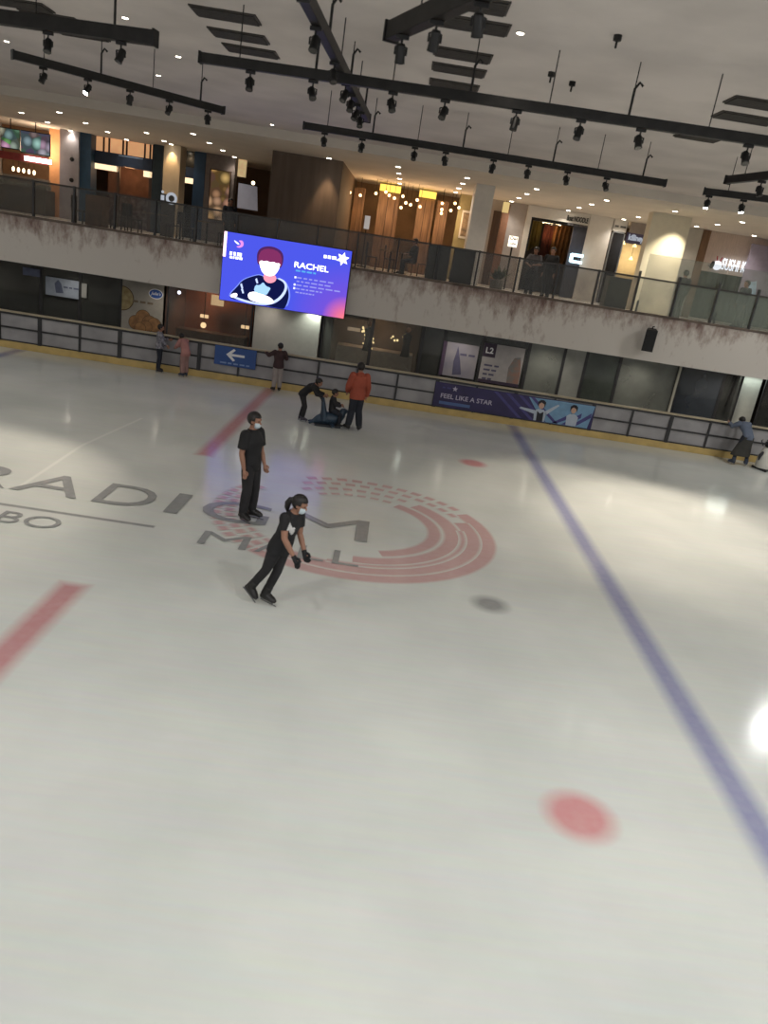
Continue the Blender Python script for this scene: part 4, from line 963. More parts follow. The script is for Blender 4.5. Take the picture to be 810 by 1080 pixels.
# bright leaflet holder near the right people
p = atY(794,305,28.0); o = empty('leaflet_stand', (p.x,28.0,UF), label='small pale blue leaflet stand behind the right glass', cat='stand'); part(MB().poly([(p.x-.16,28,p.z-.15),(p.x+.16,28,p.z-.2),(p.x+.06,28,p.z+.28),(p.x-.12,28,p.z+.22)], .03), 'board', mat('pale_blue_board', (170,196,214), .6, emit=.15), o); part(MB().tube([(p.x,28.03,UF),(p.x,28.03,p.z)], .025).tube([(p.x,28.03,UF),(p.x,28.03,UF+.03)], .18, 14), 'pole', black_metal, o)
# generic header closing the gap between fronts and ceiling
structure(MB().box(XL,atY(52,150,33.2).x,34.9,35.0,UF,ZC).build('wall_kiosk', shade_dark))

# ------------------------------------------------------------------ lower floor behind the barrier
def lx(x, y, Y=YL): return atY(x, y, Y).x
def glass_section(x0, x1, label, m, framed=True):
    r = empty('shop_window', ((x0+x1)/2,YL,0), label=label, cat='shop window')
    part(MB().box(x0+.04,x1-.04,YL+.02,YL+.035,.08,2.44), 'pane', m, r)
    part(MB().box(x0,x0+.05,YL,YL+.06,0,2.45), 'mullion', dark_metal, r); part(MB().box(x1-.05,x1,YL,YL+.06,0,2.45), 'mullion', dark_metal, r); part(MB().box(x0+.05,x1-.05,YL,YL+.06,0,.08), 'sill_rail', dark_metal, r)
    return r
dk_glass = glass_mat('dark_shop_glass', (74, 76, 74), .62, .1); gr_glass = glass_mat('grey_frosted_glass', (128, 132, 126), .72, .2); lt_glass = glass_mat('clear_shop_glass', (120, 120, 116), .2, .08)
structure(MB().box(XL,XR,29.6,29.8,0,3.4).build('wall_lower', mat('lower_rear_wall', (66, 60, 56), .85, var=.15, scale=.8)))
structure(MB().box(XL,XR,YS+.3,29.6,2.48,2.6).build('ceiling_lower', mat('lower_ceiling', (120, 114, 108), .85, var=.05)))
for i, xx in enumerate((-13.5,-10.6,-7.6,-4.2,-1.0,2.2,5.2,8.2,11.2,14.2)):
    downlight(xx, 25.2, 2.48, f'added unseen lower floor downlight behind the barrier, under the balcony, {ORD[i]} from the left', 'added lower floor downlights', 26 if xx < 2 else 44, 150)  # unseen lamps added to brighten the lower windows
# 1 dark window with pale posters
x = [lx(-60,290), lx(43,310), lx(84,318), lx(128,322)]
glass_section(x[0], x[1], 'dark lower shop window at the left edge of the picture', dk_glass); glass_section(x[1], x[2], 'dark lower shop window holding the pale blue poster', dk_glass); glass_section(x[2], x[3], 'dark lower shop window left of the cookie poster', dk_glass)
def poster(xl, xr, yt, yb, m, label, nm='window_poster'):
    xm, ym = (xl+xr)/2, (yt+yb)/2; Y = YL-.05
    a, b, z0, z1 = atY(xl,ym,Y).x, atY(xr,ym,Y).x, atY(xm,yb,Y).z, min(2.42, atY(xm,yt,Y).z)
    r = empty(nm, ((a+b)/2,Y,z0), label=label, cat='poster'); part(MB().box(a,b,Y,Y+.02,z0,z1), 'sheet', m, r); return r, a, b, z0, z1, Y
r, a, b, z0, z1, Y = poster(48, 83, 294, 313, mat('pale_blue_sheet', (150, 160, 176), .6, var=.08), 'pale blue poster with blurred figure in the dark left window')
part(MB().poly([(a+.35,Y-.004,z0+.1),(a+.3,Y-.004,z0+.4),(a+.42,Y-.004,z1-.05),(a+.52,Y-.004,z0+.42),(a+.6,Y-.004,z0+.12)], .003), 'figure', mat('slate_print', (84, 92, 116), .6), r); part(MB().box(a+.02,b+.0,Y+.02,Y+.035,z0-.03,z1+.03), 'backing', black_metal, r)
word_bars('fine_print', (a+.85,Y-.001,z0+.32), .5, .05, mat('slate_print', (84,92,116)), r, 3)
r, a, b, z0, z1, Y = poster(86, 91.5, 299, 314, mat('pale_strip', (150, 152, 150), .6, var=.1), 'narrow pale strip poster right of the pale blue poster')
r, a, b, z0, z1, Y = poster(24, 42, 283, 291, mat('dull_blue_sheet', (96, 104, 130), .6, var=.15), 'small dull blue notice high in the leftmost window')
# 2 cookie poster
xa, xb = lx(129,325), lx(172,335); Y = YL-.06
ck = empty('cookie_poster', ((xa+xb)/2,Y,0), label='large grey tan poster with round cookies and a blue oval logo', cat='poster')
part(MB().box(xa,xb,Y,Y+.05,0,2.44), 'sheet', mat('tan_grey_sheet', (150, 146, 138), .6, var=.06), ck)
cook = mat('cookie_print', (156, 116, 76), .7, rgb2=(116, 84, 56), scale=5); rim = mat('cookie_rim', (84, 66, 46), .7)
def cookie(cx_, cz, r_, d):
    part(MB().disc((cx_,Y-.004-d,cz), r_, 28, 'y'), 'cookie_edge', rim, ck); part(MB().disc((cx_,Y-.007-d,cz), r_*.93, 28, 'y'), 'cookie', mat('biscuit_cream', (172,158,118), .7, rgb2=(136,118,82), scale=6) if d == 0 else cook, ck)
mb = MB(); cz = atY(134,315,Y).z; cxx = xa
pts = [(cxx, Y-.004, cz-.40)]+[(cxx+.40*math.sin(PI*k/16), Y-.004, cz-.40*math.cos(PI*k/16)) for k in range(1,16)]+[(cxx, Y-.004, cz+.40)]
part(MB().poly(pts), 'cookie_edge', rim, ck); pts = [(p[0]*.93+cxx*.07, Y-.007, cz+(p[2]-cz)*.93) for p in pts]; part(MB().poly(pts), 'cookie', mat('biscuit_cream', (172,158,118), .7, rgb2=(136,118,82), scale=6), ck)
for q, (px, py, rr) in enumerate(((143,340,.24),(151,335,.26),(158,341,.26),(165,343,.24),(154,345,.22),(148,346,.2))):
    p = atY(px,py,Y); cookie(min(p.x, xb-.26), p.z, rr, .004+.004*q)
pb = atY(164.5,308.5,Y); part(MB().disc((pb.x,Y-.004,pb.z-.05), .24, 28, 'y', .165), 'logo_rim', white_p, ck); part(MB().disc((pb.x,Y-.008,pb.z-.05), .215, 28, 'y', .14), 'logo', mat('logo_blue', (44, 84, 160), .5, var=.05), ck)
wall_text('lettering', "Julie's", (pb.x,Y-.011,pb.z-.05), .13, white_p, ck, width=.34, bold=.01, depth=.003, shear=.3)
word_bars('script_print', ((xa+xb)/2,Y-.003,pb.z-.38), .7, .07, mat('brown_script', (112, 98, 84), .7), ck, 3)
# 3 brown shop with lamps
xa, xb = lx(173,335), lx(268,352)
br = empty('brown_shop', ((xa+xb)/2,YL,0), label='dim reddish brown shop interior with small lamps behind the blue sign', cat='shopfront')
part(MB().box(xa,xb,28.2,28.3,0,2.47), 'rear_wall', mat('reddish_brown_wall', (128, 88, 72), .8, var=.2, scale=1), br); part(MB().box(xa,xa+.07,YL+.1,28.2,0,2.47), 'side_wall', mat('brown_side', (96,74,66), .8), br); part(MB().box(xa+.3,xb-.4,26.3,26.9,0,.95), 'counter', dark_wood, br); part(MB().box(xb-.09,xb,YL+.1,28.2,0,2.47), 'side_wall', black_metal, br)
glass_section(xa+.08, xb-.1, 'clear lower shop window before the reddish brown shop', lt_glass)
for i, (px, py, rr, st, lb) in enumerate(((189,308.5,.06,3,'white ceiling lamp at the upper left of the brown shop'),(229.5,317,.22,.7,'square beige lit sign under the screen corner in the brown shop'),(215.5,333.5,.14,1.3,'oblong lamp shade in the middle of the brown shop'),(214.5,343,.10,1.6,'round white lamp in the middle of the brown shop'),(258.5,345,.14,1.1,'oblong lamp at the right of the brown shop'),(257.5,356,.05,1.6,'tiny lamp low at the right of the brown shop'))):
    YY = 26.6 if i == 0 else 27.2 if i in (3,5) else 27.5; p = atY(px,py,YY); p.z = min(p.z, 2.38); o = empty('shop_lamp', p, label=lb, cat='lamp')
    em = emit_mat('brown_shop_lamp_%d' % i, (255,214,160) if i else (230,232,250), st)
    if i in (1,2,4): part(MB().box(p.x-rr,p.x+rr,27.47,27.53,p.z-rr*(.8 if i == 1 else .4),min(2.47,p.z+rr*(.8 if i == 1 else .4))), 'diffuser', em, o)
    else: part(MB().ball(p, rr), 'diffuser', em, o)
    part(MB().tube([p+Vector((0,0.02,.02)),(p.x,YY+.02,2.48)], .012, 6), 'flex', black_metal, o)
spot('brown_shop_light', ((xa+xb)/2-.4,27.2,2.42), 60, 150, (255,190,140), (0,.35,-1), .5, None, .12)
# 4 pale wall block under the screen
xa, xb = lx(268,352), lx(336,362)
structure(MB().box(xa,xb,YL-.2,29.6,0,2.47).build('wall_pale', mat('pale_grey_wall', (168, 166, 162), .7, var=.04)))
o = empty('wall_downlight', (xb-.15,YL-.45,2.46), label='small bright ceiling lamp over the pale wall below the screen', cat='ceiling light'); part(MB().tube([(xb-.17,YL-.42,2.44),(xb-.17,YL-.42,2.48)], .10, 16), 'lens', emit_mat('cool_lens', (240,250,236), 10), o); obj_at(spot('pale_wall_lamp', (xb-.17,YL-.42,2.42), 75, 110, (240,250,232), (-.15,.25,-1), .8), o)
# 5 garland shop
xa, xb = lx(337,362), lx(442,380)
gs = empty('garland_shop', ((xa+xb)/2,YL,0), label='dim shop right of the pale wall with small garland lights inside', cat='shopfront')
part(MB().box(xa,xb,28.6,28.7,0,2.47), 'rear_wall', mat('taupe_wall', (104, 94, 86), .8, var=.2, scale=1.2), gs); part(MB().box(xa,xa+.35,YL+.1,YL+.5,0,2.47), 'dark_gap_block', black_metal, gs); part(MB().box(xa+.5,xb-.2,27.0,27.8,0,1.15), 'counter', mat('pale_counter', (150, 142, 130), .6, var=.1), gs)  # black block stands in for the dark gap beside the pale wall
part(MB().box(xa+.4,xa+1.5,YL+.8,YL+.9,2.15,2.4), 'beam', black_metal, gs)
glass_section(xa+.02, (xa+xb)/2, 'clear lower shop window before the garland lights, left half', lt_glass); glass_section((xa+xb)/2, xb, 'clear lower shop window before the garland lights, right half', lt_glass)
rnd = random.Random(3)
def garland(px, py, n, sx, sz, label, Y=26.9):
    p = atY(px,py,Y); r = empty('light_garland', p, label=label, cat='garland lights'); mb = MB(); w = []
    for k in range(n):
        q = p+Vector((rnd.uniform(-sx,sx), rnd.uniform(-.15,.15), rnd.uniform(-sz,sz))); q.z = min(q.z, 2.4); mb.ball(q, rnd.uniform(.022,.05), 8, 6); w.append(q)
    part(mb, 'bulbs', emit_mat('garland_warm', (255,226,160), 1.6), r); w.sort(key=lambda v: v.z)
    part(MB().tube(w+[Vector((p.x,Y,2.48))], .008, 6), 'wire', black_metal, r)
garland(385,349,9,.16,.12,'cluster of warm garland lights left of the dark hanging figure'); garland(388,362,11,.2,.2,'lower cluster of warm garland lights above the orange jacketed adult'); garland(429,354,6,.1,.18,'small group of garland lights near the dark doll shape'); garland(416,358,4,.12,.1,'faint garland lights between the two brighter clusters')
def mannequin(px, py, lb, Y=26.55):
    p = atY(px,py,Y); r = empty('dress_form', (p.x,Y,1.15), label=lb, cat='display figure')
    part(MB().tube([(p.x,Y,1.15),(p.x,Y,1.35),(p.x,Y,1.6),(p.x,Y,1.85),(p.x,Y,1.95)], [.17,.13,.12,.17,.06], 14), 'torso', black_cloth, r, smooth=True); part(MB().ball((p.x,Y,2.06), .09), 'head', mat('doll_head', (160,120,96), .6), r)
mannequin(428,367,'dark dressed display figure inside the garland shop, right'); mannequin(386,375,'dark dressed display figure behind the orange jacketed adult')
p = atY(377,348,27.3); o = MB().box(p.x-.35,p.x+.1,27.3,27.33,p.z-.06,p.z+.06).build('shelf_sign', mat('cream_sign', (214,196,170), .6, emit=.25)); tag(o, 'thin cream sign strip hanging near the top of the garland shop', 'sign'); o.rotation_euler = (0,0,0)
p = atY(441,348,YL+.1); o = MB().tube([(p.x,YL+.1,2.38),(p.x,YL+.1,2.475)], [.08,.08], 14).build('ceiling_lamp', emit_mat('cool_lens', (240,250,236), 10)); tag(o, 'small cool white ceiling lamp at the right end of the garland shop', 'ceiling light')
spot('garland_light', ((xa+xb)/2,27.3,2.42), 45, 150, (255,214,170), (0,.35,-1), .5, None, .12)
# 6 dark bay then posters
xa, xb = lx(442,380), lx(465,383); glass_section(xa, xb, 'narrow dark lower window left of the violet poster', dk_glass)
r, a, b, z0, z1, Y = poster(465, 503, 362, 398, mat('violet_grey_sheet', (122, 120, 136), .6, rgb2=(150,146,150), scale=1.2), 'violet grey poster with faint figure above the banner')
part(MB().poly([(a+.45,Y-.004,z0+.05),(a+.42,Y-.004,z0+.5),(a+.5,Y-.004,z1-.1),(a+.64,Y-.004,z0+.55),(a+.75,Y-.004,z0+.1)], .003), 'figure', mat('slate_violet_print', (82, 80, 106), .6), r); part(MB().box(a,a+.12,Y-.004,Y,z0,z1), 'edge_band', mat('plum_print', (74, 58, 82), .6), r)
word_bars('fine_print', (a+.85,Y-.001,z1-.35), .5, .07, mat('slate_violet_print', (82,80,106)), r, 2)
r, a, b, z0, z1, Y = poster(507, 551, 364, 406, mat('pale_grey_sheet', (170, 166, 166), .6, var=.06), 'pale poster with dark L2 square and text lines above the banner')
part(MB().box(a,a+.42,Y-.005,Y,z1-.45,z1), 'square', mat('plum_dark', (58, 46, 66), .6), r); wall_text('lettering', 'L2', (a+.21,Y-.008,z1-.23), .2, white_p, r, width=.26, bold=.03, depth=.003)
for k in range(4): word_bars('fine_print', (a+.36-.03*k,Y-.001,z1-.72-.15*k), .5-.06*k, .06, mat('slate_violet_print', (82,80,106)), r, 2)
part(MB().poly([(b-.42,Y-.004,z0+.1),(b-.45,Y-.004,z0+.6),(b-.3,Y-.004,z0+.95),(b-.1,Y-.004,z0+1.0),(b-.02,Y-.004,z0+.5),(b-.02,Y-.004,z0+.1)], .003), 'picture', mat('warm_figure_print', (146, 112, 98), .6, rgb2=(110,124,126), scale=4), r); part(MB().box(a,b,Y-.004,Y,z0,z0+.1), 'foot_band', mat('plum_dark', (58,46,66)), r)
glass_section(lx(465,383), lx(505,390), 'lower window behind the violet grey poster', dk_glass); glass_section(lx(505,390), lx(553,396), 'lower window behind the pale L2 poster', dk_glass)
# 7 frosted bays
xs_ = [lx(553,396), lx(590,400), lx(613,404), lx(648,409), lx(709,418)]
lbs = ['grey frosted lower window right of the L2 poster','paler frosted lower window in the middle of the frosted row','dark green tinted lower window with a faint figure inside','wide grey frosted lower window under the loudspeaker']
for i in range(4): glass_section(xs_[i], xs_[i+1], lbs[i], [gr_glass, glass_mat('pale_frosted_glass', (158,160,154), .85, .25), glass_mat('green_glass', (92,100,94), .5, .12), gr_glass][i])
structure(MB().box(xs_[0],xs_[4],26.8,26.95,0,2.47).build('wall_frosted', mat('grey_green_wall', (138, 138, 130), .8, var=.1)))
o = empty('steel_post', (xs_[4],YL-.1,0), label='pale vertical post between the frosted window and the dark window', cat='post'); part(MB().box(xs_[4]-.05,xs_[4]+.02,YL-.12,YL-.06,0,2.44), 'post_body', mat('pale_post', (196,194,180), .5, var=.03), o); part(MB().box(xs_[4]-.07,xs_[4]+.04,YL-.14,YL-.04,0,.06), 'foot', steel, o)
# 8 dark window, black post, bright panel, dark end
xa, xb, xc_, xd = lx(711,418), lx(757,424), lx(767,427), lx(800,430)
glass_section(xa, xb, 'dark blue grey lower window right of the pale post', glass_mat('blue_dark_glass', (74,80,88), .7, .1)); glass_section(xb, xc_+.3, 'dim lower window left of the brightly lit panel', dk_glass)
lp = empty('lit_panel', ((xc_+xd)/2,YL,0), label='bright white lit wall panel with lamp above, behind the leaning person', cat='wall panel')
part(MB().box(xc_+.3,xd,YL+.3,YL+.36,0,2.46), 'panel', mat('bright_white_panel', (214, 214, 204), .6, var=.04), lp); part(MB().box(xc_+.35,xd-.05,YL+.05,YL+.12,2.37,2.46), 'tube_light', emit_mat('tube_cool', (232,246,240), 4), lp)
obj_at(area('panel_light', ((xc_+xd)/2+.1,YL+.1,2.34), 5, 1.1, (232,246,238), (R(-20),0,0), None, 'RECTANGLE', .1), lp)
glass_section(xd, lx(870,440), 'dark lower window at the right edge of the picture', dk_glass)
for i, xx in enumerate((lx(765,424),)):
    o = empty('mounting_bracket', (xx,YL-.1,0), label='thin black hanging bracket left of the bright lit panel', cat='bracket'); part(MB().bar((xx,YL-.1,1.25),(xx+.12,YL-.1,2.46),.05,.05), 'arm', black_metal, o); part(MB().box(xx+.0,xx+.75,YL-.13,YL-.07,2.34,2.46), 'top_plate', black_metal, o)
for i, (px, py) in enumerate(((44,288),(88,296),(128,300),(504,364),(728,395),(759,399),(804,402))):
    pass

# ------------------------------------------------------------------ people
def vox(o, size, smooth=3, fac=.5):
    md = o.modifiers.new('r', 'REMESH'); md.mode = 'VOXEL'; md.voxel_size = size; md.adaptivity = 0
    ms = o.modifiers.new('s', 'SMOOTH'); ms.factor = fac; ms.iterations = smooth
    dg = bpy.context.evaluated_depsgraph_get(); dg.update()
    me = bpy.data.meshes.new_from_object(o.evaluated_get(dg)); me.name = o.name
    old = o.data; o.modifiers.clear(); o.data = me; bpy.data.meshes.remove(old)
    for p in me.polygons: p.use_smooth = True
    return o
SKIN = mat('skin', (150, 110, 90), .55, var=.05, scale=12)
EYE_M = mat('eye_dark', (28, 22, 20), .3, var=.05)
LIP_M = mat('lips', (140, 82, 74), .5, var=.05)
HAIR = mat('black_hair', (22, 18, 17), .5, var=.25, scale=40, stretch=(1,1,.2))
MASK = mat('face_mask', (192, 206, 214), .8, var=.04)
BLADE = mat('blade_steel', (120, 122, 126), .4, .8, var=.05)
BASE = dict(pelvis=(0,0,.53), waist=(0,.004,.62), chest=(0,.008,.73), neck=(0,-.006,.835), head=(0,.014,.922),
            shL=(-.104,-.006,.80), elL=(-.128,-.022,.632), wrL=(-.126,.022,.492), hipL=(-.050,0,.515), knL=(-.053,.012,.285), anL=(-.055,-.012,.055))
for k_ in ('sh','el','wr','hip','kn','an'):
    a_ = BASE[k_+'L']; BASE[k_+'R'] = (-a_[0], a_[1], a_[2])
def person(label, pos, heading, h, fit, pose=None, lean=(0,0), category='person', vx=.008, name='person', gaze=(0,1,0), fat=1.0, group=None):
    """one figure; local x = own right, y = facing, z = up.  lean=(forward, to own right) in degrees about the feet"""
    J = dict(BASE); J.update(pose or {})
    lf, lr = R(lean[0]), R(lean[1])
    ML = Matrix.Rotation(-lf, 3, 'X') @ Matrix.Rotation(lr, 3, 'Y')
    lift = fit.get('lift', .035)
    P = {k: (ML @ (Vector(v)*h)) for k, v in J.items()}
    X = ML @ Vector((1,0,0)); Yv = ML @ Vector((0,1,0)); Zv = ML @ Vector((0,0,1))
    shx = (P['shR']-P['shL']).normalized(); hpx = (P['hipR']-P['hipL']).normalized()
    def limb(mb, pts, rad): 
        mb.tube(pts, rad, 12)
        for p, r in zip(pts, rad): mb.ball(p, r*.995, 10, 8)
    def torso(mb, grow=0.0, top=True, low=None):
        sp = [P['hipL'].lerp(P['hipR'], .5)-(P['waist']-P['pelvis']).normalized()*.045*h, P['pelvis'], P['waist'], P['chest'], P['shL'].lerp(P['shR'], .5)-(P['neck']-P['chest']).normalized()*.0*h, P['neck']+(P['head']-P['neck'])*.12]
        rr = [(.070,.058),(.094*fat,.068*fat),(.080*fat,.058*fat),(.098,.068),(.088,.052),(.040,.038)]
        rg = []
        for i, (c, (rx, ry)) in enumerate(zip(sp, rr)):
            t = (sp[min(i+1,5)]-sp[max(i-1,0)]).normalized(); ax = hpx.lerp(shx, i/5).normalized(); ax = (ax-t*ax.dot(t)).normalized(); fw = t.cross(ax)
            g = grow if i < 5 else grow*.5
            rg.append((c, ax, fw, rx*h+g, ry*h+g))
        if low is not None: rg = rg[low:]
        if not top: rg = rg[:-1]
        mb.loft(rg)
    gz = Vector(gaze).normalized(); gz = ML @ gz
    hx = gz.cross(Zv).normalized(); hz = hx.cross(gz).normalized()
    HM = Matrix((hx, gz, hz)).transposed().to_4x4(); H0 = P['head']
    s = h*fit.get('head', 1.0)
    def hp(x, y, z): return H0 + HM @ (Vector((x,y,z))*s)
    # body: one continuous surface
    mb = MB(); torso(mb)
    mb.tube([P['neck'], P['head']], [.034*h, .033*h], 14)
    mb.ball(H0+HM @ Vector((0,-.004*s,.012*s)), (.047*s,.058*s,.057*s), 18, 14, HM)       # skull
    mb.ball(hp(0,.012,-.022), (.038*s,.042*s,.046*s), 16, 12, HM)                         # face and jaw
    mb.ball(hp(0,.057,-.012), (.008*s,.012*s,.014*s), 8, 6, HM); mb.ball(hp(0,.046,.02), (.03*s,.012*s,.008*s), 8, 6, HM)
    mb.ball(hp(0,.045,-.040), (.016*s,.010*s,.006*s), 8, 6, HM)
    for sg in (-1, 1): mb.ball(hp(.047*sg,-.004,-.008), (.007*s,.012*s,.018*s), 8, 6, HM)
    for sd in 'LR':
        limb(mb, [P['sh'+sd], P['sh'+sd].lerp(P['el'+sd], .4), P['el'+sd], P['el'+sd].lerp(P['wr'+sd], .35), P['wr'+sd]], [.036*h,.031*h,.025*h,.0255*h,.016*h])
        limb(mb, [P['hip'+sd], P['hip'+sd].lerp(P['kn'+sd], .35), P['kn'+sd], P['kn'+sd].lerp(P['an'+sd], .32), P['an'+sd]], [.054*h,.050*h,.033*h,.034*h,.022*h])
        # hand
        d = (P['wr'+sd]-P['el'+sd]).normalized(); sg = 1 if sd == 'R' else -1
        pf = Yv - d*Yv.dot(d); pf = pf.normalized() if pf.length > .2 else (-Zv - d*(-Zv).dot(d)).normalized()
        curl = d.cross(pf)*sg
        w = P['wr'+sd]; pm = w+d*.030*h
        mb.tube([w, w+d*.02*h, w+d*.05*h], [(.014*h,.012*h),(.021*h,.013*h),(.022*h,.011*h)], 10)
        mb.ball(pm, (.020*h,.020*h,.020*h), 8, 6)
        for q, (off, ln) in enumerate(((.018,.040),(.006,.046),(-.006,.043),(-.018,.033))):
            b0 = w+d*.046*h+pf*off*h; b1 = b0+d*ln*.45*h+curl*.004*h+pf*off*.15*h; b2 = b1+(d*.8+curl*.55).normalized()*ln*.55*h
            mb.tube([b0-d*.01*h, b0, b1, b2], [.0062*h,.0062*h,.0056*h,.0044*h], 8)
        t0 = w+d*.016*h+pf*.016*h; mb.tube([t0, t0+(pf*.8+d*.7).normalized()*.026*h, t0+(pf*.45+d).normalized()*.046*h], [.0082*h,.007*h,.005*h], 8)
        # foot
        f = fit.get('foot', {}).get(sd, (0,1,0)); fv = (Vector(f)-0*Zv).normalized()
        an = P['an'+sd]; toe = an+fv*.072*h; toe.z = min(toe.z, an.z-.02*h); heel = an-fv*.020*h; heel.z = an.z-.03*h
        mb.tube([an, heel+fv*.03*h, an.lerp(toe,.55)-Zv*.016*h, toe], [.020*h,.019*h,.017*h,.011*h], 10)
    body = mb.build(name, [SKIN, EYE_M, LIP_M]); vox(body, vx, 3)
    ey = [hp(sg*.020,.052,.006) for sg in (-1,1)]; mo = hp(0,.052,-.042)
    for p in body.data.polygons:
        c = p.center
        if min((c-e).length for e in ey) < .0085*s: p.material_index = 1
        elif abs((c-mo).dot(hz)) < .005*s and (c-mo).length < .018*s: p.material_index = 2
    body.location = (pos[0], pos[1], pos[2]+lift); body.rotation_euler = (0,0,R(heading-90))
    tag(body, label, category, group)
    def child(mb, nm, m, v=None, sm=3, lb=None):
        o = mb.build(nm, m, None)
        if v: vox(o, v, sm)
        o.parent = body
        if lb: o['label'] = lb
        return o
    g = fit.get('grow', .014)
    def sleeve(mb, sd, frac, gr, extra=1.0):
        sh, el, wr = P['sh'+sd], P['el'+sd], P['wr'+sd]
        if frac <= 1: pts = [sh, sh.lerp(el, frac)]; rr = [.037*h+gr, .030*h+gr*1.4]
        else: pts = [sh, sh.lerp(el,.5), el, el.lerp(wr, frac-1)]; rr = [.037*h+gr, .031*h+gr, .027*h+gr, .020*h+gr]
        mb.tube(pts, rr, 12)
        for p, r in zip(pts[:-1], rr): mb.ball(p, r, 10, 8)
    if fit.get('top'):
        m, fr, low = fit['top']; mb = MB(); torso(mb, g, True)
        if low:   # hem below the hips
            c = P['hipL'].lerp(P['hipR'], .5); mb.loft([(c-Zv*low*h, hpx, Yv, .100*h*fat+g, .075*h*fat+g), (P['pelvis'], hpx, Yv, .100*h*fat+g, .074*h*fat+g), (P['waist'], hpx, Yv, .084*h*fat+g, .064*h*fat+g)])
        for sd in 'LR': sleeve(mb, sd, fr, g)
        o = child(mb, fit.get('top_name', 'shirt'), m, .012)
    if fit.get('hood'):
        mb = MB(); mb.tube([P['neck']-Yv*.03*h-Zv*.03*h, P['neck']-Yv*.05*h+Zv*.02*h], [.05*h,.035*h], 10); mb.ball(P['neck']-Yv*.045*h, (.06*h,.03*h,.035*h), 10, 8); child(mb, 'hood', fit['hood'], .012)
    if fit.get('legs'):
        m, w_, frac = fit['legs']; mb = MB()
        sp = P['hipL'].lerp(P['hipR'], .5)
        mb.loft([(sp-Zv*.05*h, hpx, Yv, .070*h+.01, .058*h+.01), (P['pelvis'], hpx, Yv, .095*h*fat+.008, .069*h*fat+.008), (P['waist'], hpx, Yv, .081*h*fat+.006, .060*h*fat+.006)])
        for sd in 'LR':
            hi, kn, an = P['hip'+sd], P['kn'+sd], P['an'+sd]
            pts = [hi, hi.lerp(kn,.35), kn, kn.lerp(an,.5), kn.lerp(an, frac)]; rr = [.055*h+.009, .051*h+.009+w_*.3, .034*h+.009+w_*.8, .032*h+.009+w_, .025*h+.009+w_]
            mb.tube(pts, rr, 14)
            for p, r in zip(pts[:-1], rr): mb.ball(p, r, 10, 8)
        child(mb, fit.get('legs_name', 'trousers'), m, .011)
    if fit.get('skirt'):
        m, ln, flare = fit['skirt']; c = P['hipL'].lerp(P['hipR'], .5); kc = P['knL'].lerp(P['knR'], .5); bot = c.lerp(kc, ln)
        mb = MB(); mb.loft([(bot, hpx, Yv, .10*h+flare+abs((P['knR']-P['knL']).dot(hpx))*.35, .085*h+flare), (c, hpx, Yv, .108*h+.014, .082*h+.014), (P['pelvis'], hpx, Yv, .103*h+.014, .076*h+.014), (P['waist'], hpx, Yv, .085*h+.012, .064*h+.012)])
        child(mb, 'skirt', m, .013)
    # hair as a cap over the skull, open at the face
    hm = fit.get('hair', HAIR)
    mb = MB(); mb.ball(hp(0,-.012,.018), (.060*s,.068*s,.066*s), 22, 18, HM)
    bm = mb.bm; lo = fit.get('hair_low', -.04)
    kill = []
    for v in bm.verts:
        l = HM.to_3x3().transposed() @ (v.co-H0)/s
        if (l.y > .026 and l.z < .030) or l.z < lo or (l.y > .004 and l.z < -.004): kill.append(v)
    bmesh.ops.delete(bm, geom=kill, context='VERTS')
    bmesh.ops.solidify(bm, geom=bm.faces[:], thickness=.010*s)
    hair = child(mb, 'hair' if hm is HAIR else 'hat', hm)
    for p in hair.data.polygons: p.use_smooth = True
    if fit.get('ponytail'):
        mb = MB(); mb.ball(hp(0,-.074,.012), .018*s, 10, 8); mb.tube([hp(0,-.06,.012), hp(0,-.088,.0), hp(0,-.098,-.035), hp(0,-.090,-.075), hp(0,-.075,-.105)], [.016*s,.024*s,.027*s,.022*s,.008*s], 12)
        child(mb, 'ponytail', HAIR, .007)
    if fit.get('mask'):
        mb = MB(); mb.ball(hp(0,.010,-.030), (.044*s,.053*s,.040*s), 20, 16, HM); kill = []
        for v in mb.bm.verts:
            l = HM.to_3x3().transposed() @ (v.co-H0)/s
            if l.y < .020 or l.z > -.004: kill.append(v)
        bmesh.ops.delete(mb.bm, geom=kill, context='VERTS'); bmesh.ops.solidify(mb.bm, geom=mb.bm.faces[:], thickness=.003)
        o = child(mb, 'face_mask', fit['mask']); 
        for p in o.data.polygons: p.use_smooth = True
    if fit.get('gloves'):
        for sd in 'LR':
            d = (P['wr'+sd]-P['el'+sd]).normalized(); w = P['wr'+sd]; sg = 1 if sd == 'R' else -1
            pf = Yv - d*Yv.dot(d); pf = pf.normalized() if pf.length > .2 else (-Zv - d*(-Zv).dot(d)).normalized(); curl = d.cross(pf)*sg
            mb = MB(); mb.tube([w-d*.012*h, w, w+d*.022*h, w+d*.052*h], [.024*h,(.022*h,.019*h),(.028*h,.019*h),(.028*h,.017*h)], 12)
            for off, ln in ((.018,.042),(.006,.048),(-.006,.045),(-.018,.035)):
                b0 = w+d*.046*h+pf*off*h; b1 = b0+d*ln*.45*h+curl*.004*h+pf*off*.15*h; b2 = b1+(d*.8+curl*.55).normalized()*ln*.66*h
                mb.tube([b0, b1, b2], [.0105*h,.0100*h,.0088*h], 8)
            t0 = w+d*.016*h+pf*.016*h; mb.tube([t0, t0+(pf*.8+d*.7).normalized()*.027*h, t0+(pf*.45+d).normalized()*.05*h], [.0125*h,.0115*h,.0095*h], 8)
            child(mb, 'glove', fit['gloves'], .006, 2)
    # boots
    bt = fit.get('boot', mat('skate_boot_black', (26, 25, 26), .4, var=.2))
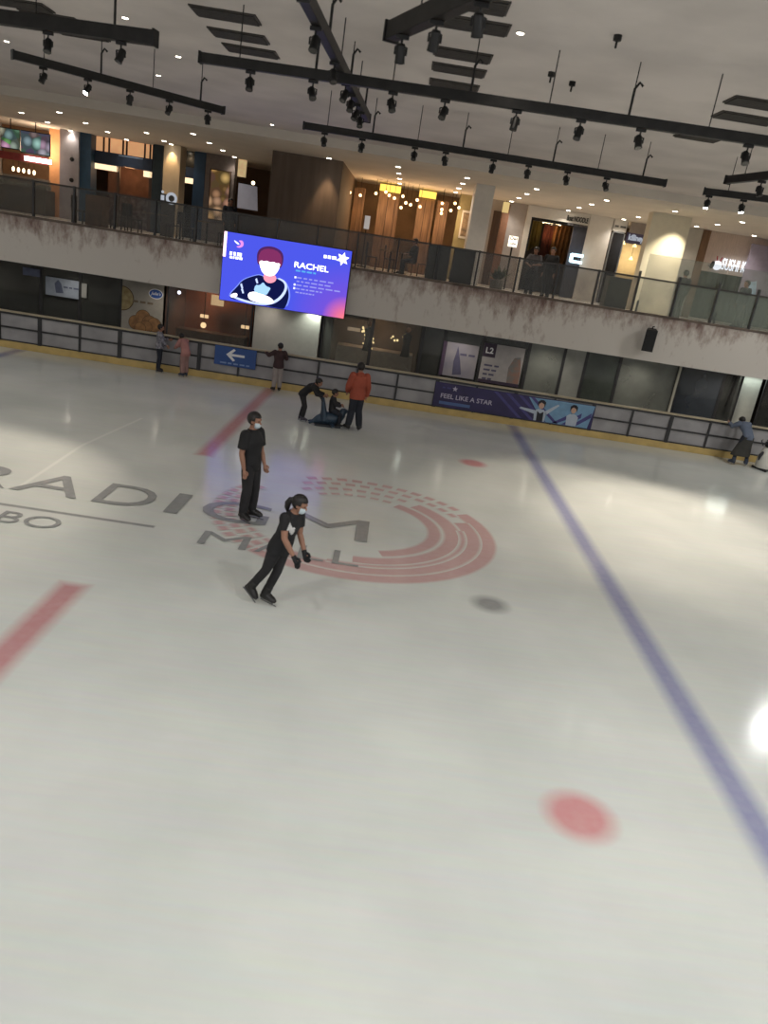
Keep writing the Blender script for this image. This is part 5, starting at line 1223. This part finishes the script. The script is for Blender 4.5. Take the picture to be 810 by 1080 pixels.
    for sd in 'LR':
        f = Vector(fit.get('foot', {}).get(sd, (0,1,0))); f = f.normalized(); an = P['an'+sd]; kn = P['kn'+sd]; up = (kn-an).normalized()
        sdv = f.cross(Vector((0,0,1))).normalized(); un = sdv.cross(f).normalized()
        base = an-un*.034*h
        mb = MB(); mb.tube([base+un*.03*h, an+up*.02*h, an+up*.06*h*fit.get('cuff', 1.0)], [.040*h,.039*h,.038*h], 14)
        mb.loft([(base-f*.036*h+un*.012*h, sdv, un, .026*h, .026*h), (base+un*.020*h, sdv, un, .035*h, .038*h), (base+f*.045*h+un*.018*h, sdv, un, .034*h, .034*h), (base+f*.085*h+un*.010*h, sdv, un, .031*h, .024*h), (base+f*.112*h+un*.004*h, sdv, un, .017*h, .013*h)])
        o = child(mb, 'ice_skate' if fit.get('blade', True) else 'shoe', bt, .008, 2)
        if fit.get('blade', True):
            lo_ = base-un*.018*h
            mb = MB(); b0, b1 = lo_-f*.045*h, lo_+f*.125*h
            zb = .022
            mb.bar(b0-un*zb, b1-un*zb, .006, .012).bar(b0+f*.02*h-un*zb, b0+f*.02*h+un*.008, .012, .03).bar(b1-f*.045*h-un*zb, b1-f*.045*h+un*.006, .012, .03)
            bl = mb.build('blade', BLADE, o)
    return body
blk2 = mat('washed_black_cloth', (34, 33, 36), .85, var=.2, scale=5)
navy = mat('dark_navy_cloth', (30, 34, 44), .85, var=.2, scale=5)
# --- the two instructors
man = person('man in black polo shirt, black trousers and face mask standing on the rink logo', (-1.93,11.72,0), -26, 1.76,
    dict(top=(black_cloth, .75, .0), legs=(blk2, .016, .99), mask=MASK, hair_low=-.055, grow=.024, lift=.05, foot=dict(L=(-.2,1,0), R=(.3,1,0))),
    dict(elL=(-.125,.01,.635), wrL=(-.098,.075,.515), elR=(.128,-.02,.630), wrR=(.130,.018,.490), hipL=(-.05,0,.515), anL=(-.062,-.01,.055), anR=(.066,-.018,.055), knL=(-.056,.014,.285), knR=(.058,.010,.285)), lean=(-2.5,0), gaze=(-.12,1,-.16), vx=.007)
wom = person('woman with ponytail in black T-shirt, leggings and gloves gliding across the ice', (-1.13,8.76,0), -30, 1.56,
    dict(top=(black_cloth, .60, .045), legs=(blk2, .0, 1.0), mask=MASK, ponytail=1, gloves=black_cloth, grow=.014, lift=.05, foot=dict(L=(0,1,-.05), R=(-.10,1,-.75)), hair_low=-.045, cuff=1.25),
    dict(pelvis=(0,-.014,.53), waist=(0,.0,.62), chest=(0,.016,.725), neck=(0,.022,.832), head=(0,.055,.916), shL=(-.098,.016,.80), shR=(.098,.016,.80), elR=(.118,.080,.650), wrR=(.100,.200,.545), elL=(-.128,.05,.64), wrL=(-.11,.15,.53),
         hipR=(.050,-.014,.515), hipL=(-.050,-.014,.515), knR=(.045,-.050,.290), anR=(.036,-.150,.085), knL=(-.045,.000,.285), anL=(-.040,-.045,.055)), lean=(8,-5), gaze=(-.22,1,-.12), vx=.007, fat=1.08)
_sh = [c for c in wom.children if c.name.startswith('shirt')][0]
_sh.data.materials.append(mat('white_shirt_print', (206, 206, 206), .7, var=.04))
for _p in _sh.data.polygons:
    _c = _p.center
    if 1.06 < _c.z-.04*math.sin(_c.x*40) < 1.16 and _c.x > -.06 and _c.x < .10 and _p.normal.y > .15: _p.material_index = 1
# --- group by the far boards
person('adult in orange jacket and dark trousers standing with back turned beside the pushed child', (-.70,19.2,0), 105, 1.72,
    dict(top=(mat('orange_jacket', (148, 68, 48), .75, var=.12, scale=4), 1.97, .055), top_name='jacket', hood=mat('orange_jacket',(0,0,0)), legs=(navy, .03, .97), grow=.032, lift=.05, foot=dict(L=(-.5,1,0), R=(.55,1,0))),
    dict(anL=(-.085,-.01,.055), anR=(.085,-.01,.055), elL=(-.15,.01,.64), wrL=(-.135,.09,.545), elR=(.15,.01,.64), wrR=(.15,.06,.5)), gaze=(.2,1,-.2), vx=.009)
person('child in black hunched forward pushing the seated child along the ice', (-2.02,19.35,0), -2, 1.30,
    dict(top=(black_cloth, 1.95, .01), top_name='jacket', legs=(blk2, .008, .96), grow=.024, lift=.05, head=1.12, boot=mat('skate_boot_grey', (62, 58, 72), .5), foot=dict(L=(0,1,0), R=(0,1,0))),
    dict(pelvis=(0,-.06,.525), waist=(0,.0,.60), chest=(0,.085,.675), neck=(0,.17,.745), head=(0,.235,.79), shL=(-.10,.15,.715), shR=(.10,.15,.715), elL=(-.12,.23,.58), elR=(.12,.23,.58), wrL=(-.09,.36,.56), wrR=(.09,.36,.56),
         hipL=(-.05,-.06,.51), hipR=(.05,-.06,.51), knL=(-.055,-.02,.28), knR=(.055,.02,.285), anL=(-.055,-.07,.055), anR=(.055,-.01,.055)), gaze=(0,1,-.35))
person('small child in dark clothes sitting upright on the dark blue skating aid', (-1.30,19.32,.0), 10, 1.10,
    dict(top=(blk2, 1.95, .0), top_name='jacket', legs=(navy, .012, .96), grow=.024, lift=.0, head=1.22, foot=dict(L=(0,1,0), R=(0,1,0)), blade=False),
    dict(pelvis=(0,0,.40), waist=(0,-.005,.49), chest=(0,.0,.60), neck=(0,.01,.705), head=(0,.03,.80), shL=(-.10,0,.67), shR=(.10,0,.67), elL=(-.13,.07,.55), elR=(.13,.07,.55), wrL=(-.10,.19,.53), wrR=(.10,.19,.53),
         hipL=(-.06,.02,.39), hipR=(.06,.02,.39), knL=(-.15,.19,.33), knR=(.15,.19,.33), anL=(-.165,.17,.11), anR=(.165,.17,.11)), gaze=(.1,1,-.15))
# animal-shaped skating aid under the seated child
aid = empty('skating_aid', (-1.36,19.32,0), R(10), label='dark blue animal-shaped skating aid with raised snout carrying a seated child', cat='skating aid')
seal_m = mat('dark_teal_plastic', (44, 62, 80), .4, var=.1); bpl0 = mat('grip_dark', (34, 40, 48), .5)
mb = MB(); mb.tube([(-.40,0,.09),(-.28,0,.15),(-.1,0,.21),(.12,0,.22),(.26,0,.25),(.33,0,.34),(.36,0,.42),(.45,0,.45)], [.05,.11,.165,.17,.14,.105,.09,.05], 16)
mb.ball((.36,0,.43), (.10,.09,.085)); mb.tube([(-.40,0,.09),(-.50,.13,.06)], [.05,.03], 10); mb.tube([(-.40,0,.09),(-.50,-.13,.06)], [.05,.03], 10); mb.ball((.45,0,.44), (.05,.05,.04))
mb.loft([(Vector((-.12,0,.15)),Vector((0,1,0)),Vector((1,0,0)),.21,.12),(Vector((-.15,0,.40)),Vector((0,1,0)),Vector((1,0,0)),.20,.075),(Vector((-.20,0,.66)),Vector((0,1,0)),Vector((1,0,0)),.15,.05),(Vector((-.21,0,.74)),Vector((0,1,0)),Vector((1,0,0)),.09,.035)])
b_ = mb.build('body', seal_m, aid); vox(b_, .014, 4)
mb = MB(); mb.tube([(-.20,-.12,.64),(-.28,-.13,.74),(-.32,0,.76),(-.28,.13,.74),(-.20,.12,.64)], .024, 10); b_ = mb.build('push_handle', bpl0, aid); vox(b_, .012, 3)
for q in (-1,1): MB().tube([(.05,.13*q,.12),(.12,.27*q,.06),(.06,.33*q,.045)], [.05,.04,.02], 10).build('flipper', seal_m, aid, smooth=True)
MB().box(-.36,.32,-.15,-.11,0,.06).box(-.36,.32,.11,.15,0,.06).build('runner', mat('runner_dark',(40,44,52),.4), aid)
# --- along the boards, left
person('child in patterned grey jacket and dark jeans holding the barrier beside the cookie poster', (-6.90,22.9,0), 20, 1.40,
    dict(top=(mat('grey_print_jacket', (150, 148, 156), .8, rgb2=(78, 78, 90), scale=14), 1.95, .02), top_name='jacket', legs=(navy, .012, .96), grow=.022, lift=.05, foot=dict(L=(0,1,0), R=(.2,1,0))),
    dict(elR=(.14,.04,.66), wrR=(.11,.13,.58), elL=(-.13,.06,.66), wrL=(-.12,.19,.68)), gaze=(.1,1,-.1))
person('child in pink clothes bending towards the barrier beside the child in grey', (-6.10,22.80,0), 150, 1.30,
    dict(top=(mat('dusty_pink_cloth', (164, 116, 110), .8, var=.12, scale=6), 1.95, .06), top_name='coat', legs=(mat('pale_pink_cloth', (146, 114, 108), .8, var=.1), .03, .92), grow=.028, lift=.05, boot=mat('skate_boot_blue', (44, 54, 72), .5), foot=dict(L=(-.2,1,0), R=(.2,1,0))),
    dict(pelvis=(0,-.03,.53), chest=(0,.05,.72), neck=(0,.10,.81), head=(0,.16,.865), waist=(0,.0,.62), shL=(-.10,.08,.78), shR=(.10,.08,.78), elL=(-.13,.13,.67), wrL=(-.09,.21,.62), elR=(.13,.15,.67), wrR=(.10,.22,.64)), gaze=(0,1,-.4))
person('child in dark maroon jacket and pale trousers gripping the barrier beside the blue sign', (-3.28,22.72,0), 112, 1.42,
    dict(top=(mat('maroon_cloth', (58, 40, 42), .85, var=.15), 1.95, .03), top_name='jacket', legs=(mat('pale_grey_cloth', (150, 142, 138), .85, var=.08), .02, .93), grow=.026, lift=.05, foot=dict(L=(-.3,1,0), R=(.3,1,0))),
    dict(shL=(-.10,0,.80), elL=(-.21,.06,.72), wrL=(-.235,.19,.74), elR=(.17,.05,.68), wrR=(.15,.19,.72), anL=(-.06,-.01,.055), anR=(.06,-.01,.055)), gaze=(-.4,1,-.1))
# --- right end
person('person in blue-grey top and long dark skirt leaning on the barrier at the right end', (10.86,22.5,0), 100, 1.56,
    dict(top=(mat('blue_grey_cloth', (92, 102, 120), .85, var=.12), 1.9, .0), legs=(navy, .0, .96), skirt=(mat('charcoal_skirt', (58, 57, 54), .85, var=.12), 1.6, .04), grow=.03, lift=.05, boot=mat('skate_boot_blue', (44,54,72), .5), foot=dict(L=(-.4,1,0), R=(.4,1,0)), fat=1.12),
    dict(pelvis=(0,-.06,.53), waist=(0,.0,.615), chest=(0,.10,.69), neck=(0,.20,.745), head=(0,.275,.775), shL=(-.105,.17,.73), shR=(.105,.17,.73), elL=(-.19,.24,.66), wrL=(-.20,.34,.70), elR=(.17,.26,.64), wrR=(.12,.34,.70),
         hipL=(-.07,-.05,.51), hipR=(.07,-.05,.51), knL=(-.12,-.02,.285), anL=(-.15,-.05,.055), knR=(.10,-.02,.285), anR=(.12,-.06,.055)), gaze=(0,1,-.5))
pen = empty('skating_aid', (11.52,22.3,0), R(200), label='white penguin-shaped skating aid with dark head beside the leaning person', cat='skating aid')
wpl = mat('white_plastic', (206, 204, 196), .4, var=.05); bpl = mat('dark_plastic', (34, 36, 42), .4, var=.1)
mb = MB(); mb.tube([(0,0,.06),(0,0,.16),(0,0,.38),(0,0,.58),(0,0,.68)], [.23,.24,.22,.17,.12], 20); b_ = mb.build('body', wpl, pen); vox(b_, .016, 4)
mb = MB(); mb.ball((0,0,.78), (.14,.14,.13)); b_ = mb.build('head', bpl, pen, smooth=True)
mb = MB(); mb.tube([(0,.11,.77),(0,.21,.75)], [.04,.008], 10).build('beak', mat('beak_orange', (200,130,50), .5), pen, smooth=True)
for q in (-1,1):
    MB().tube([(.16*q,0,.52),(.27*q,.03,.44),(.30*q,.05,.30)], [.05,.045,.02], 10).build('flipper', bpl, pen, smooth=True)
    MB().tube([(.12*q,-.10,.70),(.15*q,-.20,.84),(.08*q,-.22,.86)], .016, 8).build('handle', bpl, pen, smooth=True)
    MB().bar((.14*q,-.26,.03),(.14*q,.30,.03),.07,.06).build('runner', bpl, pen, bevel=.01)
# --- upstairs
UP_ = UF
person('person in dark grey top and black skirt standing behind the glass before the dark shopfront', (4.22,26.6,UP_), 250, 1.58,
    dict(top=(mat('charcoal_top', (70, 66, 68), .85), 1.0, .02), legs=(black_cloth, .0, .98), skirt=(black_cloth, .75, .02), grow=.02, lift=0, blade=False),
    dict(elL=(-.16,.06,.66), wrL=(-.06,.16,.64), elR=(.16,.06,.66), wrR=(.06,.16,.62)), gaze=(.1,1,-.2), vx=.011)
person('person in long black coat standing behind the glass beside the person in a skirt', (4.80,26.75,UP_), 235, 1.66,
    dict(top=(mat('black_coat', (26, 25, 26), .9), 1.95, .22), top_name='coat', legs=(black_cloth, .01, .98), grow=.03, lift=0, blade=False), gaze=(-.2,1,-.1), vx=.011)
person('person in black standing at the curtain of the sushi restaurant', (9.95,28.6,UP_), 100, 1.66,
    dict(top=(black_cloth, 1.95, .02), legs=(black_cloth, .01, .98), grow=.02, lift=0, blade=False), vx=.012)
person('person in dark blue walking with a bag behind the glass at the right end', (11.5,27.0,UP_), 200, 1.60,
    dict(top=(navy, 1.95, .02), legs=(black_cloth, .0, .98), grow=.022, lift=0, blade=False), dict(anL=(-.05,.10,.055), knL=(-.053,.08,.285), anR=(.05,-.12,.06), knR=(.053,-.02,.285)), vx=.012)
person('person in dark clothes at the left edge of the brown wall block upstairs', (-6.3,28.2,UP_), 300, 1.62,
    dict(top=(navy, 1.95, .02), legs=(black_cloth, .0, .98), grow=.022, lift=0, blade=False), vx=.012)
SIT = dict(pelvis=(0,0,.33), waist=(0,-.005,.42), chest=(0,.0,.53), neck=(0,.005,.635), head=(0,.025,.722), shL=(-.104,0,.60), shR=(.104,0,.60), elL=(-.13,.05,.46), elR=(.13,.05,.46), wrL=(-.08,.16,.45), wrR=(.08,.16,.45),
    hipL=(-.05,.02,.32), hipR=(.05,.02,.32), knL=(-.06,.24,.29), knR=(.06,.24,.29), anL=(-.06,.24,.055), anR=(.06,.24,.055))
person('diner in black seated at the round table before the wood panels', (.28,29.05,UP_), 200, 1.62, dict(top=(black_cloth, 1.95, .0), legs=(navy, .0, .98), grow=.02, lift=0, blade=False), SIT, vx=.012)


vs = SC.view_settings; SC.display_settings.display_device = 'sRGB'
vs.view_transform = 'Standard'; vs.look = 'None'; vs.exposure = 0.0; vs.gamma = 1.0; vs.use_curve_mapping = False
